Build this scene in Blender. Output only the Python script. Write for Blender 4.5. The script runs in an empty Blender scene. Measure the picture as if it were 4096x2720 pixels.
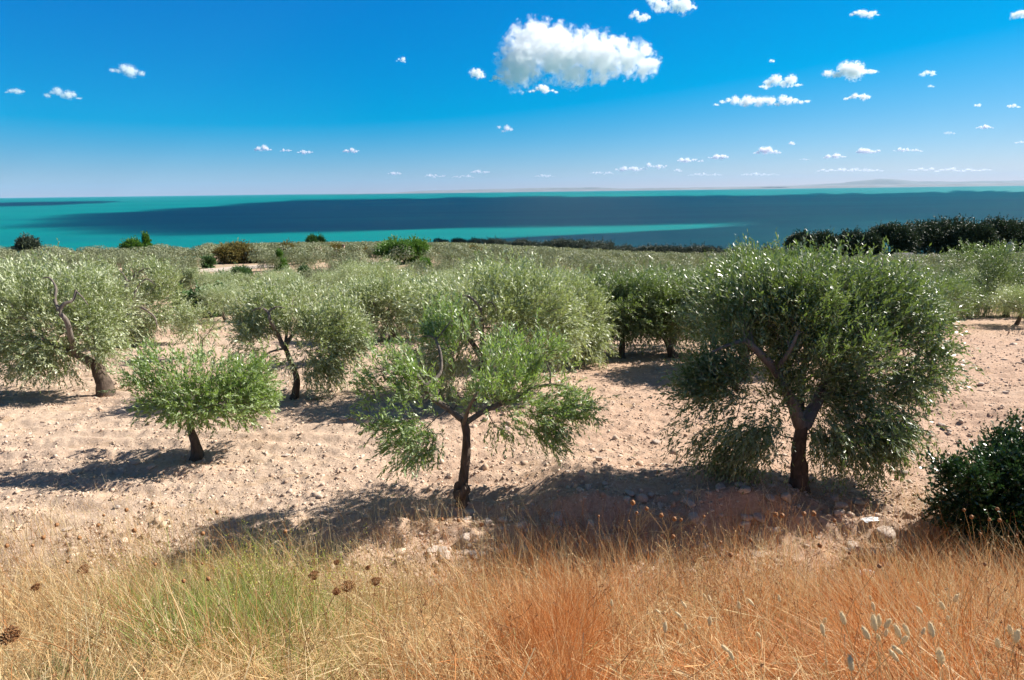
import bpy, math, numpy as np
from mathutils import Matrix, Vector
sc = bpy.context.scene
COL = sc.collection
PI = math.pi
# ------------------------------------------------------------------ camera
CZ = 66.0                                   # eye height above the sea (sea level = 0)
W, H, F = 1024.0, 680.0, 600.0
PITCH, ROLL = math.radians(14.0), math.radians(0.72)
fwd = np.array([0, math.cos(PITCH), -math.sin(PITCH)])
rt0 = np.array([1.0, 0, 0]); up0 = np.cross(rt0, fwd)
RT = rt0*math.cos(ROLL) - up0*math.sin(ROLL)
UP = up0*math.cos(ROLL) + rt0*math.sin(ROLL)
FW = fwd
cam_d = bpy.data.cameras.new('camera'); cam = bpy.data.objects.new('camera', cam_d)
cam_d.sensor_width = 36.0; cam_d.lens = 36.0*F/W
cam_d.clip_start = 0.1; cam_d.clip_end = 150000
M = Matrix((( RT[0], UP[0], -FW[0], 0), (RT[1], UP[1], -FW[1], 0), (RT[2], UP[2], -FW[2], CZ), (0, 0, 0, 1)))
cam.matrix_world = M
COL.objects.link(cam); sc.camera = cam
# ------------------------------------------------------------------ sky, sun, exposure
SUN_EL = math.radians(39.0)
SUN_AZ = math.radians(64.0)                 # clockwise from the viewing direction (+Y)
SUN = np.array([math.sin(SUN_AZ)*math.cos(SUN_EL), math.cos(SUN_AZ)*math.cos(SUN_EL), math.sin(SUN_EL)])
wd = bpy.data.worlds.new('World'); sc.world = wd; wd.use_nodes = True
nt = wd.node_tree
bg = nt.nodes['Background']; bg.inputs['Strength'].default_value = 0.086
sky = nt.nodes.new('ShaderNodeTexSky'); sky.sky_type = 'NISHITA'; sky.sun_disc = False
sky.sun_elevation = SUN_EL; sky.sun_rotation = SUN_AZ
sky.altitude = 0; sky.air_density = 1.0; sky.dust_density = 0; sky.ozone_density = 10
# a polarising filter takes most of the red and some green out of the low sky; overhead, out of view, it is dimmed and warmed to deepen the shadows
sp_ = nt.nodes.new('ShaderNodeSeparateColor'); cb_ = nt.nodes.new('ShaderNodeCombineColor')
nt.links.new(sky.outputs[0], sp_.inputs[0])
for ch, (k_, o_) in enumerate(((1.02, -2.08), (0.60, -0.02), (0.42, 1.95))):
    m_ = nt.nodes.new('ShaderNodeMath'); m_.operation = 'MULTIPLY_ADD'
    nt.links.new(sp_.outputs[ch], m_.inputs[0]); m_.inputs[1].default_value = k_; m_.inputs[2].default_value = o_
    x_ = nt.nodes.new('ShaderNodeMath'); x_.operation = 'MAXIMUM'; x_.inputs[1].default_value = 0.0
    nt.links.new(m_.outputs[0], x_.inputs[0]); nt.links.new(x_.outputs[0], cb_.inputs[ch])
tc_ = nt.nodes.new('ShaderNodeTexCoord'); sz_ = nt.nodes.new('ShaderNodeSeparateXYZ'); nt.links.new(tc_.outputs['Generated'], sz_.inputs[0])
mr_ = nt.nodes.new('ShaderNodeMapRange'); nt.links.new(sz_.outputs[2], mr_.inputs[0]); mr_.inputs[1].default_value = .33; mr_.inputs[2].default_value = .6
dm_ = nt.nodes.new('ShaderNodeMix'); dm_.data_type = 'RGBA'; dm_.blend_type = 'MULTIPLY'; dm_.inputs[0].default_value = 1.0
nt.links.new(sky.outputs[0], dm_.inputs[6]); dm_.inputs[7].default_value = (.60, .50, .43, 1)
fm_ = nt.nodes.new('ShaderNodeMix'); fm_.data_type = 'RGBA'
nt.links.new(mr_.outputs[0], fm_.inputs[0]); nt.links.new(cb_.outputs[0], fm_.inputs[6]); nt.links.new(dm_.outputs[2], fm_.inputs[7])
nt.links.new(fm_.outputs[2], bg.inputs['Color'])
sun_d = bpy.data.lights.new('sun', 'SUN'); sun_d.energy = 5.0; sun_d.angle = math.radians(0.53)
sun_d.color = (1.0, 0.94, 0.86)
sun = bpy.data.objects.new('sun', sun_d); COL.objects.link(sun)
sun.rotation_euler = Vector(SUN).to_track_quat('Z', 'Y').to_euler()
sc.view_settings.view_transform = 'Standard'; sc.view_settings.look = 'None'
sc.view_settings.exposure = 0.95; sc.view_settings.gamma = 1.0
cy = sc.cycles
cy.max_bounces = 12; cy.diffuse_bounces = 3; cy.glossy_bounces = 2; cy.transmission_bounces = 4
cy.transparent_max_bounces = 8; cy.volume_bounces = 10
cy.use_denoising = True; cy.sample_clamp_direct = 3.0

# ------------------------------------------------------------------ helpers
def ray(px, py):
    d = FW + RT*(px - W/2)/F - UP*(py - H/2)/F
    return d
def P3(px, py, depth):                      # world point seen at a pixel, depth measured along the view axis
    return np.array([0, 0, CZ]) + ray(px, py)*depth
def proj(p):
    q = np.asarray(p, float) - np.array([0, 0, CZ])
    d = q @ FW
    return W/2 + F*(q @ RT)/d, H/2 - F*(q @ UP)/d, d
def unit(v): return v/np.maximum(np.linalg.norm(v, axis=-1, keepdims=True), 1e-9)
def hash_n(*c):
    h = np.zeros(np.broadcast(*c).shape, dtype=np.uint32)
    for k, a in zip((374761393, 668265263, 2147483647-58, 1274126177), c):
        h = h + (a.astype(np.int64) & 0xffffffff).astype(np.uint32)*np.uint32(k)
    h = (h ^ (h >> np.uint32(13)))*np.uint32(1274126177)
    h = (h ^ (h >> np.uint32(16)))*np.uint32(2246822519)
    return ((h ^ (h >> np.uint32(15))) & np.uint32(0xffffff)).astype(np.float64)/16777215.0
def vnoise2(x, y, seed=0):
    xi = np.floor(x).astype(np.int64); yi = np.floor(y).astype(np.int64)
    fx = x - xi; fy = y - yi; fx = fx*fx*(3-2*fx); fy = fy*fy*(3-2*fy); s = np.full_like(xi, seed)
    a = hash_n(xi, yi, s); b = hash_n(xi+1, yi, s); c = hash_n(xi, yi+1, s); d = hash_n(xi+1, yi+1, s)
    return (a*(1-fx) + b*fx)*(1-fy) + (c*(1-fx) + d*fx)*fy
def fbm2(x, y, o=4, seed=0):
    t = 0; a = 0.5
    for k in range(o):
        t = t + a*vnoise2(x*2**k, y*2**k, seed+k*17); a *= 0.5
    return t/(1-0.5**o)
def vnoise3(p, seed=0):
    pi = np.floor(p).astype(np.int64); f = p - pi; f = f*f*(3-2*f)
    x, y, z = pi[:, 0], pi[:, 1], pi[:, 2]; s = np.full_like(x, seed); r = 0
    for i in (0, 1):
        for j in (0, 1):
            for k in (0, 1):
                w = (f[:, 0] if i else 1-f[:, 0])*(f[:, 1] if j else 1-f[:, 1])*(f[:, 2] if k else 1-f[:, 2])
                r = r + w*hash_n(x+i, y+j, z+k, s)
    return r
def fbm3(p, o=3, seed=0):
    t = 0; a = 0.5
    for k in range(o):
        t = t + a*vnoise3(p*2**k, seed+k*31); a *= 0.5
    return t/(1-0.5**o)
def sstep(a, b, x):
    t = np.clip((x-a)/(b-a), 0, 1); return t*t*(3-2*t)

class Buf:  # noqa                                  # collects polygons of mixed size into one mesh
    def __init__(s): s.V = []; s.L = []; s.S = []; s.n = 0
    def add(s, V, Fc):
        V = np.asarray(V, np.float32).reshape(-1, 3); Fc = np.asarray(Fc, np.int32)
        s.V.append(V); s.L.append((Fc + s.n).ravel()); s.S.append(np.full(len(Fc), Fc.shape[1], np.int32)); s.n += len(V)
    def join(s, o): 
        s.split = sum(len(x) for x in s.S)
        for V, L, S in zip(o.V, o.L, o.S): s.V.append(V); s.L.append(L + s.n); s.S.append(S)
        s.n += o.n; return s
    def mesh(s, name, mat=None, smooth=False, mat2=None):
        me = bpy.data.meshes.new(name)
        V = np.concatenate(s.V); L = np.concatenate(s.L); S = np.concatenate(s.S)
        me.vertices.add(len(V)); me.vertices.foreach_set('co', V.ravel())
        me.loops.add(len(L)); me.loops.foreach_set('vertex_index', L)
        me.polygons.add(len(S)); st = np.zeros(len(S), np.int32); st[1:] = np.cumsum(S)[:-1]
        me.polygons.foreach_set('loop_start', st)
        if smooth: me.polygons.foreach_set('use_smooth', np.ones(len(S), bool))
        me.update(calc_edges=True)
        if mat: me.materials.append(mat)
        if mat2:
            me.materials.append(mat2); mi = np.zeros(len(S), np.int32); mi[s.split:] = 1; me.polygons.foreach_set('material_index', mi)
        return me
    def tube(s, pts, rad, n=6, cap=True):
        pts = np.asarray(pts, float); rad = np.asarray(rad, float); m = len(pts)
        T = np.gradient(pts, axis=0); T = unit(T)
        ref = np.array([0, 0, 1.0]) if abs(T[0, 2]) < 0.85 else np.array([1.0, 0, 0])
        rings = []
        for i in range(m):
            a = ref - T[i]*(ref @ T[i]); a = a/np.linalg.norm(a); ref = a; b = np.cross(T[i], a)
            th = np.arange(n)*2*PI/n
            r = rad[i] if np.ndim(rad[i]) else np.full(n, rad[i])
            rings.append(pts[i] + (np.cos(th)*r)[:, None]*a + (np.sin(th)*r)[:, None]*b)
        V = np.concatenate(rings); i, j = np.meshgrid(np.arange(m-1), np.arange(n), indexing='ij')
        i = i.ravel(); j = j.ravel(); k = (j+1) % n
        s.add(V, np.stack([i*n+j, i*n+k, (i+1)*n+k, (i+1)*n+j], 1))
        if cap:
            s.add(rings[0], [list(range(n))[::-1]]); s.add(rings[-1], [list(range(n))])
    def box(s, c, h, rz=0.0):
        c = np.asarray(c, float); h = np.asarray(h, float)
        q = np.array([[x, y, z] for z in (-1, 1) for y in (-1, 1) for x in (-1, 1)])*h
        R = np.array([[math.cos(rz), -math.sin(rz), 0], [math.sin(rz), math.cos(rz), 0], [0, 0, 1]])
        s.add(q @ R.T + c, [[0, 2, 3, 1], [4, 5, 7, 6], [0, 1, 5, 4], [2, 6, 7, 3], [0, 4, 6, 2], [1, 3, 7, 5]])

def obj(name, me, parent=None, loc=None, rz=0.0, scale=None):
    o = bpy.data.objects.new(name, me); COL.objects.link(o)
    if parent: o.parent = parent
    if loc is not None: o.location = [float(v) for v in loc]
    if rz: o.rotation_euler[2] = rz
    if scale is not None: o.scale = (scale,)*3 if np.isscalar(scale) else scale
    return o
def tag(o, label=None, cat=None, group=None, kind=None):
    if label: o['label'] = label
    if cat: o['category'] = cat
    if group: o['group'] = group
    if kind: o['kind'] = kind
    return o
def empty(name, loc, label, cat, group=None, rz=0.0, scale=None):
    o = bpy.data.objects.new(name, None); COL.objects.link(o); o.empty_display_size = 0.3
    o.location = [float(v) for v in loc]; o.rotation_euler[2] = rz
    if scale is not None: o.scale = (scale,)*3 if np.isscalar(scale) else scale
    return tag(o, label, cat, group)
def dup(root, loc, rz, scale, label=None, group=None):
    r = root.copy(); COL.objects.link(r); r.location = [float(v) for v in loc]; r.rotation_euler = (0, 0, rz)
    r.scale = (scale,)*3 if np.isscalar(scale) else scale
    if label: r['label'] = label
    if group: r['group'] = group
    for ch in root.children:
        c = ch.copy(); COL.objects.link(c); c.parent = r
    return r

# ------------------------------------------------------------------ materials
def mat(name):
    m = bpy.data.materials.new(name); m.use_nodes = True
    t = m.node_tree; b = t.nodes.get('Principled BSDF'); return m, t, b
def N(t, kind, **kw):
    n = t.nodes.new('ShaderNode'+kind)
    for k, v in kw.items():
        if hasattr(n, k) and k not in ('Scale',): setattr(n, k, v)
        else: n.inputs[k].default_value = v
    return n
def ramp(t, fac, stops):
    r = t.nodes.new('ShaderNodeValToRGB'); e = r.color_ramp.elements
    while len(e) < len(stops): e.new(0.5)
    for x, (p, c) in zip(e, stops): x.position = p; x.color = (*c, 1)
    t.links.new(fac, r.inputs['Fac']); return r.outputs[0]
def mix(t, fac, a, b, mode='MIX'):
    m = t.nodes.new('ShaderNodeMix'); m.data_type = 'RGBA'; m.blend_type = mode
    for s, v in ((m.inputs[0], fac), (m.inputs[6], a), (m.inputs[7], b)):
        if isinstance(v, (int, float)): s.default_value = v
        elif isinstance(v, tuple): s.default_value = (*v, 1)
        else: t.links.new(v, s)
    return m.outputs[2]
def noise(t, scale, detail=4, rough=0.55, vec=None, dist=0.0):
    n = t.nodes.new('ShaderNodeTexNoise'); n.inputs['Scale'].default_value = scale
    n.inputs['Detail'].default_value = detail; n.inputs['Roughness'].default_value = rough
    n.inputs['Distortion'].default_value = dist
    if vec is not None: t.links.new(vec, n.inputs['Vector'])
    return n.outputs['Fac']
def mapr(t, v, a, b, c=0.0, d=1.0):
    m = t.nodes.new('ShaderNodeMapRange'); t.links.new(v, m.inputs[0])
    for i, x in enumerate((a, b, c, d)): m.inputs[i+1].default_value = x
    return m.outputs[0]
def math_n(t, op, a, b):
    m = t.nodes.new('ShaderNodeMath'); m.operation = op
    for s, v in zip(m.inputs, (a, b)):
        if isinstance(v, (int, float)): s.default_value = v
        else: t.links.new(v, s)
    return m.outputs[0]
def leaf_mat(name, tops, unders, rough=0.4, trans=0.25, spec=0.5, tcol=None):
    m, t, b = mat(name)
    geo = t.nodes.new('ShaderNodeNewGeometry')
    rnd = geo.outputs['Random Per Island']
    c = mix(t, geo.outputs['Backfacing'], ramp(t, rnd, tops), ramp(t, rnd, unders))
    t.links.new(c, b.inputs['Base Color']); b.inputs['Roughness'].default_value = rough
    b.inputs['Specular IOR Level'].default_value = spec
    tr = t.nodes.new('ShaderNodeBsdfTranslucent')
    if tcol: tr.inputs['Color'].default_value = (*tcol, 1)
    else: t.links.new(c, tr.inputs['Color'])
    ms = t.nodes.new('ShaderNodeMixShader'); ms.inputs[0].default_value = trans
    t.links.new(b.outputs[0], ms.inputs[1]); t.links.new(tr.outputs[0], ms.inputs[2])
    t.links.new(ms.outputs[0], t.nodes['Material Output'].inputs['Surface'])
    return m
M_LEAF = leaf_mat('olive_leaf', [(0, (0.147, 0.188, 0.063)), (.5, (0.216, 0.263, 0.098)), (1, (0.317, 0.349, 0.156))],
                  [(0, (0.447, 0.487, 0.296)), (1, (0.648, 0.692, 0.473))], 0.38, 0.30, 0.5, (0.371, 0.456, 0.117))
M_LEAF_Y = leaf_mat('young_olive_leaf', [(0, (0.119, 0.202, 0.035)), (.5, (0.174, 0.273, 0.057)), (1, (0.251, 0.336, 0.101))],
                  [(0, (0.308, 0.392, 0.188)), (1, (0.448, 0.518, 0.301))], 0.38, 0.32, 0.55, (0.336, 0.504, 0.075))
M_LEAF_D = leaf_mat('dark_olive_leaf', [(0, (0.076, 0.116, 0.031)), (.5, (0.109, 0.159, 0.043)), (1, (0.167, 0.205, 0.069))],
                  [(0, (0.248, 0.292, 0.149)), (1, (0.362, 0.410, 0.234))], 0.36, 0.25, 0.55, (0.219, 0.323, 0.050))
M_FARLEAF = leaf_mat('far_olive_leaf', [(0, (.150, .172, .078)), (.5, (.200, .220, .108)), (1, (.265, .275, .150))],
                  [(0, (.22, .24, .14)), (1, (.32, .34, .215))], 0.5, 0.25, 0.3, (.20, .24, .08))
M_PINE = leaf_mat('pine_needles', [(0, (.022, .040, .014)), (1, (.045, .070, .022))], [(0, (.022, .040, .014)), (1, (.05, .075, .025))], 0.6, 0.15, 0.3)
M_COAST = leaf_mat('coast_tree_leaf', [(0, (.035, .055, .030)), (1, (.065, .085, .050))], [(0, (.05, .07, .04)), (1, (.085, .105, .07))], 0.55, 0.15, 0.3)
M_BRIGHT = leaf_mat('bright_green_leaf', [(0, (0.068, 0.155, 0.016)), (1, (0.142, 0.277, 0.034))], [(0, (0.081, 0.176, 0.027)), (1, (0.149, 0.270, 0.041))], 0.5, 0.3, 0.3)
M_FIG = leaf_mat('fig_leaf', [(0, (0.042, 0.102, 0.022)), (1, (0.090, 0.180, 0.042))], [(0, (0.084, 0.156, 0.048)), (1, (0.120, 0.204, 0.072))], 0.5, 0.3, 0.4)
M_RUST = leaf_mat('almond_leaf', [(0, (0.150, 0.125, 0.027)), (.6, (0.213, 0.188, 0.044)), (1, (0.250, 0.150, 0.050))], [(0, (0.163, 0.138, 0.037)), (1, (0.250, 0.213, 0.075))], 0.6, 0.3, 0.2)
M_BUSH = leaf_mat('mastic_leaf', [(0, (.016, .045, .010)), (1, (.040, .095, .018))], [(0, (.035, .075, .02)), (1, (.05, .105, .03))], 0.3, 0.2, 0.7)
def straw_mat(name, stops, trans=0.3):
    m = leaf_mat(name, stops, stops, 0.6, trans, 0.3); return m
M_STRAW = straw_mat('dry_straw', [(0, (.38, .23, .09)), (.35, (.57, .37, .165)), (.7, (.73, .52, .26)), (.93, (.82, .66, .39)), (1, (.34, .36, .11))])
M_ORANGE = straw_mat('orange_straw', [(0, (0.366, 0.126, 0.037)), (.4, (0.586, 0.220, 0.067)), (.75, (0.708, 0.308, 0.099)), (1, (0.805, 0.494, 0.218))])
M_MAT = straw_mat('old_brown_straw', [(0, (.14, .075, .03)), (.6, (.28, .165, .07)), (1, (.46, .31, .14))])
M_BROWNSTEM = straw_mat('brown_stalk', [(0, (.20, .09, .035)), (1, (.40, .21, .09))], .1)
M_RUSTY = straw_mat('rust_straw', [(0, (0.400, 0.140, 0.040)), (.45, (0.620, 0.256, 0.079)), (.8, (0.740, 0.372, 0.141)), (1, (0.800, 0.558, 0.282))])
M_PALE = straw_mat('pale_straw', [(0, (0.671, 0.500, 0.256)), (1, (0.850, 0.732, 0.464))])
M_GREEN = straw_mat('green_weed', [(0, (0.149, 0.248, 0.045)), (.6, (0.248, 0.380, 0.075)), (1, (0.429, 0.528, 0.120))])
M_YELLOW = straw_mat('yellow_flower', [(0, (.34, .40, .06)), (1, (.52, .50, .1))])
M_BROWNHEAD = straw_mat('brown_seed_head', [(0, (.22, .095, .035)), (1, (.40, .20, .085))], 0.1)
M_CREAM = straw_mat('cream_seed_head', [(0, (.68, .52, .30)), (1, (.80, .66, .42))], 0.35)

def bark_mat(name, dark, light, sc_=9.0):
    m, t, b = mat(name)
    co = t.nodes.new('ShaderNodeTexCoord'); mp = t.nodes.new('ShaderNodeMapping'); mp.inputs['Scale'].default_value = (1, 1, 0.3)
    t.links.new(co.outputs['Object'], mp.inputs[0])
    n1 = noise(t, sc_, 6, 0.7, mp.outputs[0], 0.6); n2 = noise(t, 2.2, 3, 0.5, co.outputs['Object'])
    c = mix(t, mapr(t, n2, .35, .65), ramp(t, n1, [(.3, dark), (.7, light)]), ramp(t, n1, [(.3, tuple(x*.7 for x in dark)), (.7, tuple(x*.75 for x in light))]))
    t.links.new(c, b.inputs['Base Color']); b.inputs['Roughness'].default_value = 0.9; b.inputs['Specular IOR Level'].default_value = 0.2
    bp = t.nodes.new('ShaderNodeBump'); bp.inputs['Strength'].default_value = 0.9; bp.inputs['Distance'].default_value = 0.03
    t.links.new(n1, bp.inputs['Height']); t.links.new(bp.outputs[0], b.inputs['Normal'])
    return m
M_BARK = bark_mat('olive_bark', (.055, .038, .028), (.19, .145, .11))
M_LIMB = bark_mat('olive_limb_bark', (.13, .105, .085), (.30, .25, .21), 14)

def plain(name, c1, c2, scale=4.0, rough=0.85, bump=0.3, spec=0.3):
    m, t, b = mat(name); co = t.nodes.new('ShaderNodeTexCoord')
    n = noise(t, scale, 6, 0.65, co.outputs['Object'])
    t.links.new(ramp(t, n, [(.3, c1), (.7, c2)]), b.inputs['Base Color'])
    b.inputs['Roughness'].default_value = rough; b.inputs['Specular IOR Level'].default_value = spec
    if bump:
        bp = t.nodes.new('ShaderNodeBump'); bp.inputs['Strength'].default_value = bump; bp.inputs['Distance'].default_value = 0.02
        t.links.new(n, bp.inputs['Height']); t.links.new(bp.outputs[0], b.inputs['Normal'])
    return m
M_STONE = plain('limestone', (.40, .31, .245), (.60, .50, .42), 5.0, 0.9, 0.6)
M_PEBBLE = leaf_mat('limestone_pebble', [(0, (0.418, 0.300, 0.217)), (.5, (0.541, 0.410, 0.309)), (1, (0.646, 0.523, 0.413))], [(0, (.4, .3, .24)), (1, (.5, .4, .3))], 0.95, 0.0, 0.1)
M_WALL = plain('stucco', (.34, .33, .31), (.44, .43, .41), 1.5)
M_ROOFT = plain('shaded_roof_tile', (.075, .052, .045), (.115, .08, .07), 3.0)  # tile colour darkened: the shade under the pines is put into it
M_ROOFG = plain('shaded_grey_roof', (.05, .05, .052), (.08, .08, .08), 2.0)  # grey kept very dark, with the tree shade painted in
M_GLASS = plain('window_glass', (.02, .025, .03), (.03, .035, .04), 1.0, 0.15, 0)
M_PINKC = plain('pink_brick', (.44, .27, .20), (.58, .39, .30), 3.0)
M_IRON = plain('rusty_iron', (.09, .055, .045), (.17, .10, .08), 8.0)
M_WHITE = plain('white_plastic', (.70, .70, .70), (.82, .82, .82), 6.0, 0.4, 0.4)
M_PINKR = plain('pink_cloth', (.42, .12, .15), (.58, .22, .24), 12.0, 0.9, 0.6)
M_GREYR = plain('grey_cloth', (.20, .18, .165), (.34, .31, .29), 9.0, 0.9, 0.6)
M_BLUEW = plain('blue_white_packaging', (.35, .48, .68), (.78, .80, .84), 7.0, 0.35, 0.2)

# ground: stony pink-beige soil, straw litter, brown under the roadside grass
M_GROUND, t, b = mat('stony_soil')
co = t.nodes.new('ShaderNodeTexCoord'); ov = co.outputs['Object']
sx = t.nodes.new('ShaderNodeSeparateXYZ'); t.links.new(ov, sx.inputs[0])
nl = noise(t, 0.16, 4, 0.6, ov); nm = noise(t, 1.3, 5, 0.65, ov); nf = noise(t, 16, 6, 0.7, ov); ng = noise(t, 55, 4, 0.7, ov)
soil = ramp(t, nf, [(.28, (0.349, 0.244, 0.167)), (.5, (0.514, 0.377, 0.271)), (.72, (0.621, 0.470, 0.352))])
red = ramp(t, nf, [(.28, (0.330, 0.195, 0.124)), (.5, (0.490, 0.318, 0.216)), (.72, (0.600, 0.427, 0.313))])
xr = mapr(t, sx.outputs[0], -6, 10, -.12, .22)
soil = mix(t, mapr(t, math_n(t, 'ADD', nl, xr), .42, .68), soil, red)
soil = mix(t, mapr(t, ng, .3, .75, .0, .35), soil, (.56, .45, .37))
strawc = ramp(t, noise(t, 40, 3, .6, ov), [(.3, (.25, .15, .07)), (.7, (.47, .31, .15))])
mpv = t.nodes.new('ShaderNodeMapping'); mpv.inputs['Scale'].default_value = (.55, 1.8, 1); t.links.new(ov, mpv.inputs[0])
soil = mix(t, mapr(t, noise(t, 1.1, 5, .7, mpv.outputs[0]), .56, .72, 0, .6), soil, strawc)
# the far fields carry dry grass between the trees
yfar = mapr(t, sx.outputs[1], 26, 70)
fieldc = ramp(t, noise(t, .5, 4, .6, ov), [(.35, (.34, .235, .15)), (.55, (.43, .32, .22)), (.7, (.20, .22, .09))])
soil = mix(t, math_n(t, 'MULTIPLY', yfar, .7), soil, fieldc)
# roadside bank below the grass
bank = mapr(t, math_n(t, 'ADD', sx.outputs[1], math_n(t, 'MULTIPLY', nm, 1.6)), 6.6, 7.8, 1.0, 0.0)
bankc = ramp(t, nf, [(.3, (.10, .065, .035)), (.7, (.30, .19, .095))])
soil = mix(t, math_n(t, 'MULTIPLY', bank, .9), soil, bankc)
t.links.new(soil, b.inputs['Base Color']); b.inputs['Roughness'].default_value = 0.95; b.inputs['Specular IOR Level'].default_value = 0.1
bp = t.nodes.new('ShaderNodeBump'); bp.inputs['Strength'].default_value = 0.8; bp.inputs['Distance'].default_value = 0.035
hh = math_n(t, 'ADD', nf, math_n(t, 'MULTIPLY', ng, .5)); t.links.new(hh, bp.inputs['Height']); t.links.new(bp.outputs[0], b.inputs['Normal'])

# sea: turquoise, milky, with wind ripples
M_SEA, t, b = mat('turquoise_sea')
co = t.nodes.new('ShaderNodeTexCoord'); ov = co.outputs['Object']
mp1 = t.nodes.new('ShaderNodeMapping'); mp1.inputs['Scale'].default_value = (.0004, .0011, 1); t.links.new(ov, mp1.inputs[0])
n1 = noise(t, 1.0, 5, .6, mp1.outputs[0])
c = ramp(t, n1, [(.3, (.000, .150, .138)), (.55, (.000, .205, .170)), (.75, (.000, .285, .195))])
mp2 = t.nodes.new('ShaderNodeMapping'); mp2.inputs['Scale'].default_value = (.0011, .0055, 1); t.links.new(ov, mp2.inputs[0])
c = mix(t, mapr(t, noise(t, 1.0, 5, .7, mp2.outputs[0]), .40, .70, 0, .75), c, (.0, .12, .14))
t.links.new(c, b.inputs['Base Color']); b.inputs['Roughness'].default_value = 0.42; b.inputs['IOR'].default_value = 1.33
b.inputs['Specular IOR Level'].default_value = 0.20
bp = t.nodes.new('ShaderNodeBump'); bp.inputs['Strength'].default_value = 0.9; bp.inputs['Distance'].default_value = 0.9
w = math_n(t, 'ADD', noise(t, .35, 4, .6, ov), noise(t, .05, 3, .6, ov)); t.links.new(w, bp.inputs['Height']); t.links.new(bp.outputs[0], b.inputs['Normal'])

# ------------------------------------------------------------------ terrain
_py = np.array([-40, -6, 0.3, 1.2, 2.4, 4.2, 6.0, 6.9, 7.6, 9, 14, 20, 25, 30, 40, 60, 100, 150, 300, 600, 900])
_pz = np.array([-1.6, -1.62, -1.7, -1.95, -2.75, -3.85, -4.75, -5.0, -5.0, -4.98, -5.2, -5.75, -6.25, -6.85, -8.0, -10.2, -12.9, -15.3, -27.5, -52, -76.5])
_ty = np.concatenate([np.arange(-40, 30, .05), np.arange(30, 900, 1.0)])
_tz = np.interp(_ty, _py, _pz)
k_ = np.ones(15)/15
_tz[10:1390] = np.convolve(np.convolve(_tz[:1400], k_, 'same'), k_, 'same')[10:1390]
_tz[1400:] = np.convolve(np.pad(_tz[1400:], 12, mode='edge'), np.ones(25)/25, 'valid')
def coast_r(u):
    return np.interp(u, [-1.6, -.52, -.44, -.12, .02, .2, .5, 1.6], [148, 152, 560, 560, 400, 250, 190, 185])
def bank_edge(x):
    return 8.15 + .05*np.abs(x) + 0.7*(vnoise2(x*.8+3.1, x*0+.5, 5)-.5) + .35*(vnoise2(x*2.6, x*0+9.5, 8)-.5)
def Hgt(x, y, fine=True):
    x = np.asarray(x, float); y = np.asarray(y, float)
    z = np.interp(y, _ty, _tz)
    u = x/np.maximum(y, 4.0)
    z = z - .030*np.clip(y-30, 0, 400)*sstep(-.25, .45, u)
    z = z - .75*sstep(17, 34, y)*sstep(-.10, .25, u)
    z = z + 1.2*(fbm2(x/55, y/55, 3, 3)-.5)*sstep(20, 70, y)
    # field edge above the roadside ditch
    e = bank_edge(x)
    amt = .28*(.22+.78*sstep(-.4, .9, x))*sstep(-5.2, -3.2, x)*(1-.85*sstep(3.2, 5, x))*(.65+.7*vnoise2(x*.9, x*0, 77))
    z = z + amt*(1-sstep(9.2, 11.5, y))*(sstep(e-.55, e+.05, y)) - amt*.25*np.exp(-((y-e+.9)/.5)**2)
    z = z + .16*np.exp(-(((x-4.35)/1.0)**2 + ((y-8.8)/.8)**2))
    if fine:
        m = sstep(5.5, 8, y)*(1-sstep(45, 80, y))
        lump = .13*(fbm2(x*1.5, y*2.6, 4, 11)-.5) + .11*(fbm2(x*6, y*8, 4, 21)-.5)
        fur = .045*np.sin(2*PI*(y + .10*x + .5*fbm2(x*.35, y*.35, 2, 7))/.62)*sstep(.3, .6, vnoise2(x*.25, y*.3, 13))
        z = z + (lump + fur)*m + .05*(fbm2(x*3, y*3, 2, 19)-.5)*(1-m)
        bm = np.exp(-((y-e+.2)/.6)**2)*sstep(-5.2, -3, x)
        z = z + bm*.26*(fbm2(x*3.2, y*3.2, 3, 41)-.5)
    d = np.clip(y - coast_r(u), 0, None)
    z = CZ + z - .45*d
    return np.maximum(z, -5.0)
def hit(px, py, tmin=1.5, tmax=700.0, t_fine=True):      # where the line of sight meets the ground
    d = ray(px, py); tt = np.geomspace(tmin, tmax, 3000)
    P = np.array([0, 0, CZ]) + tt[:, None]*d
    below = P[:, 2] < Hgt(P[:, 0], P[:, 1], P[0, 2] > 0 and t_fine)
    i = int(np.argmax(below)) if below.any() else len(tt)-1
    return P[i]
def gz(x, y): return float(Hgt(np.array([x]), np.array([y]))[0])

nr, na = 1250, 900
rr = np.geomspace(1.2, 760, nr); aa = np.linspace(math.radians(-74), math.radians(74), na)
R_, A_ = np.meshgrid(rr, aa, indexing='ij'); X = R_*np.sin(A_); Y = R_*np.cos(A_) - 2.2
Z = Hgt(X, Y)
B = Buf(); i, j = np.meshgrid(np.arange(nr-1), np.arange(na-1), indexing='ij'); i = i.ravel(); j = j.ravel()
B.add(np.stack([X, Y, Z], -1).reshape(-1, 3), np.stack([i*na+j, (i+1)*na+j, (i+1)*na+j+1, i*na+j+1], 1))
# the road bank behind the viewer closes the sheet
tag(obj('ground', B.mesh('ground', M_GROUND, True)), kind='structure')
B = Buf(); B.add([[-30, -30, CZ-1.66], [30, -30, CZ-1.66], [30, -.9, CZ-1.72], [-30, -.9, CZ-1.72]], [[0, 1, 2, 3]])
tag(obj('road_verge', B.mesh('road_verge', M_GROUND)), kind='structure')

B = Buf(); S_ = 33000.0
B.add([[-S_, -2000, 0], [S_, -2000, 0], [S_, S_, 0], [-S_, S_, 0]], [[0, 1, 2, 3]])
tag(obj('sea', B.mesh('sea', M_SEA)), kind='structure')

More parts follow.
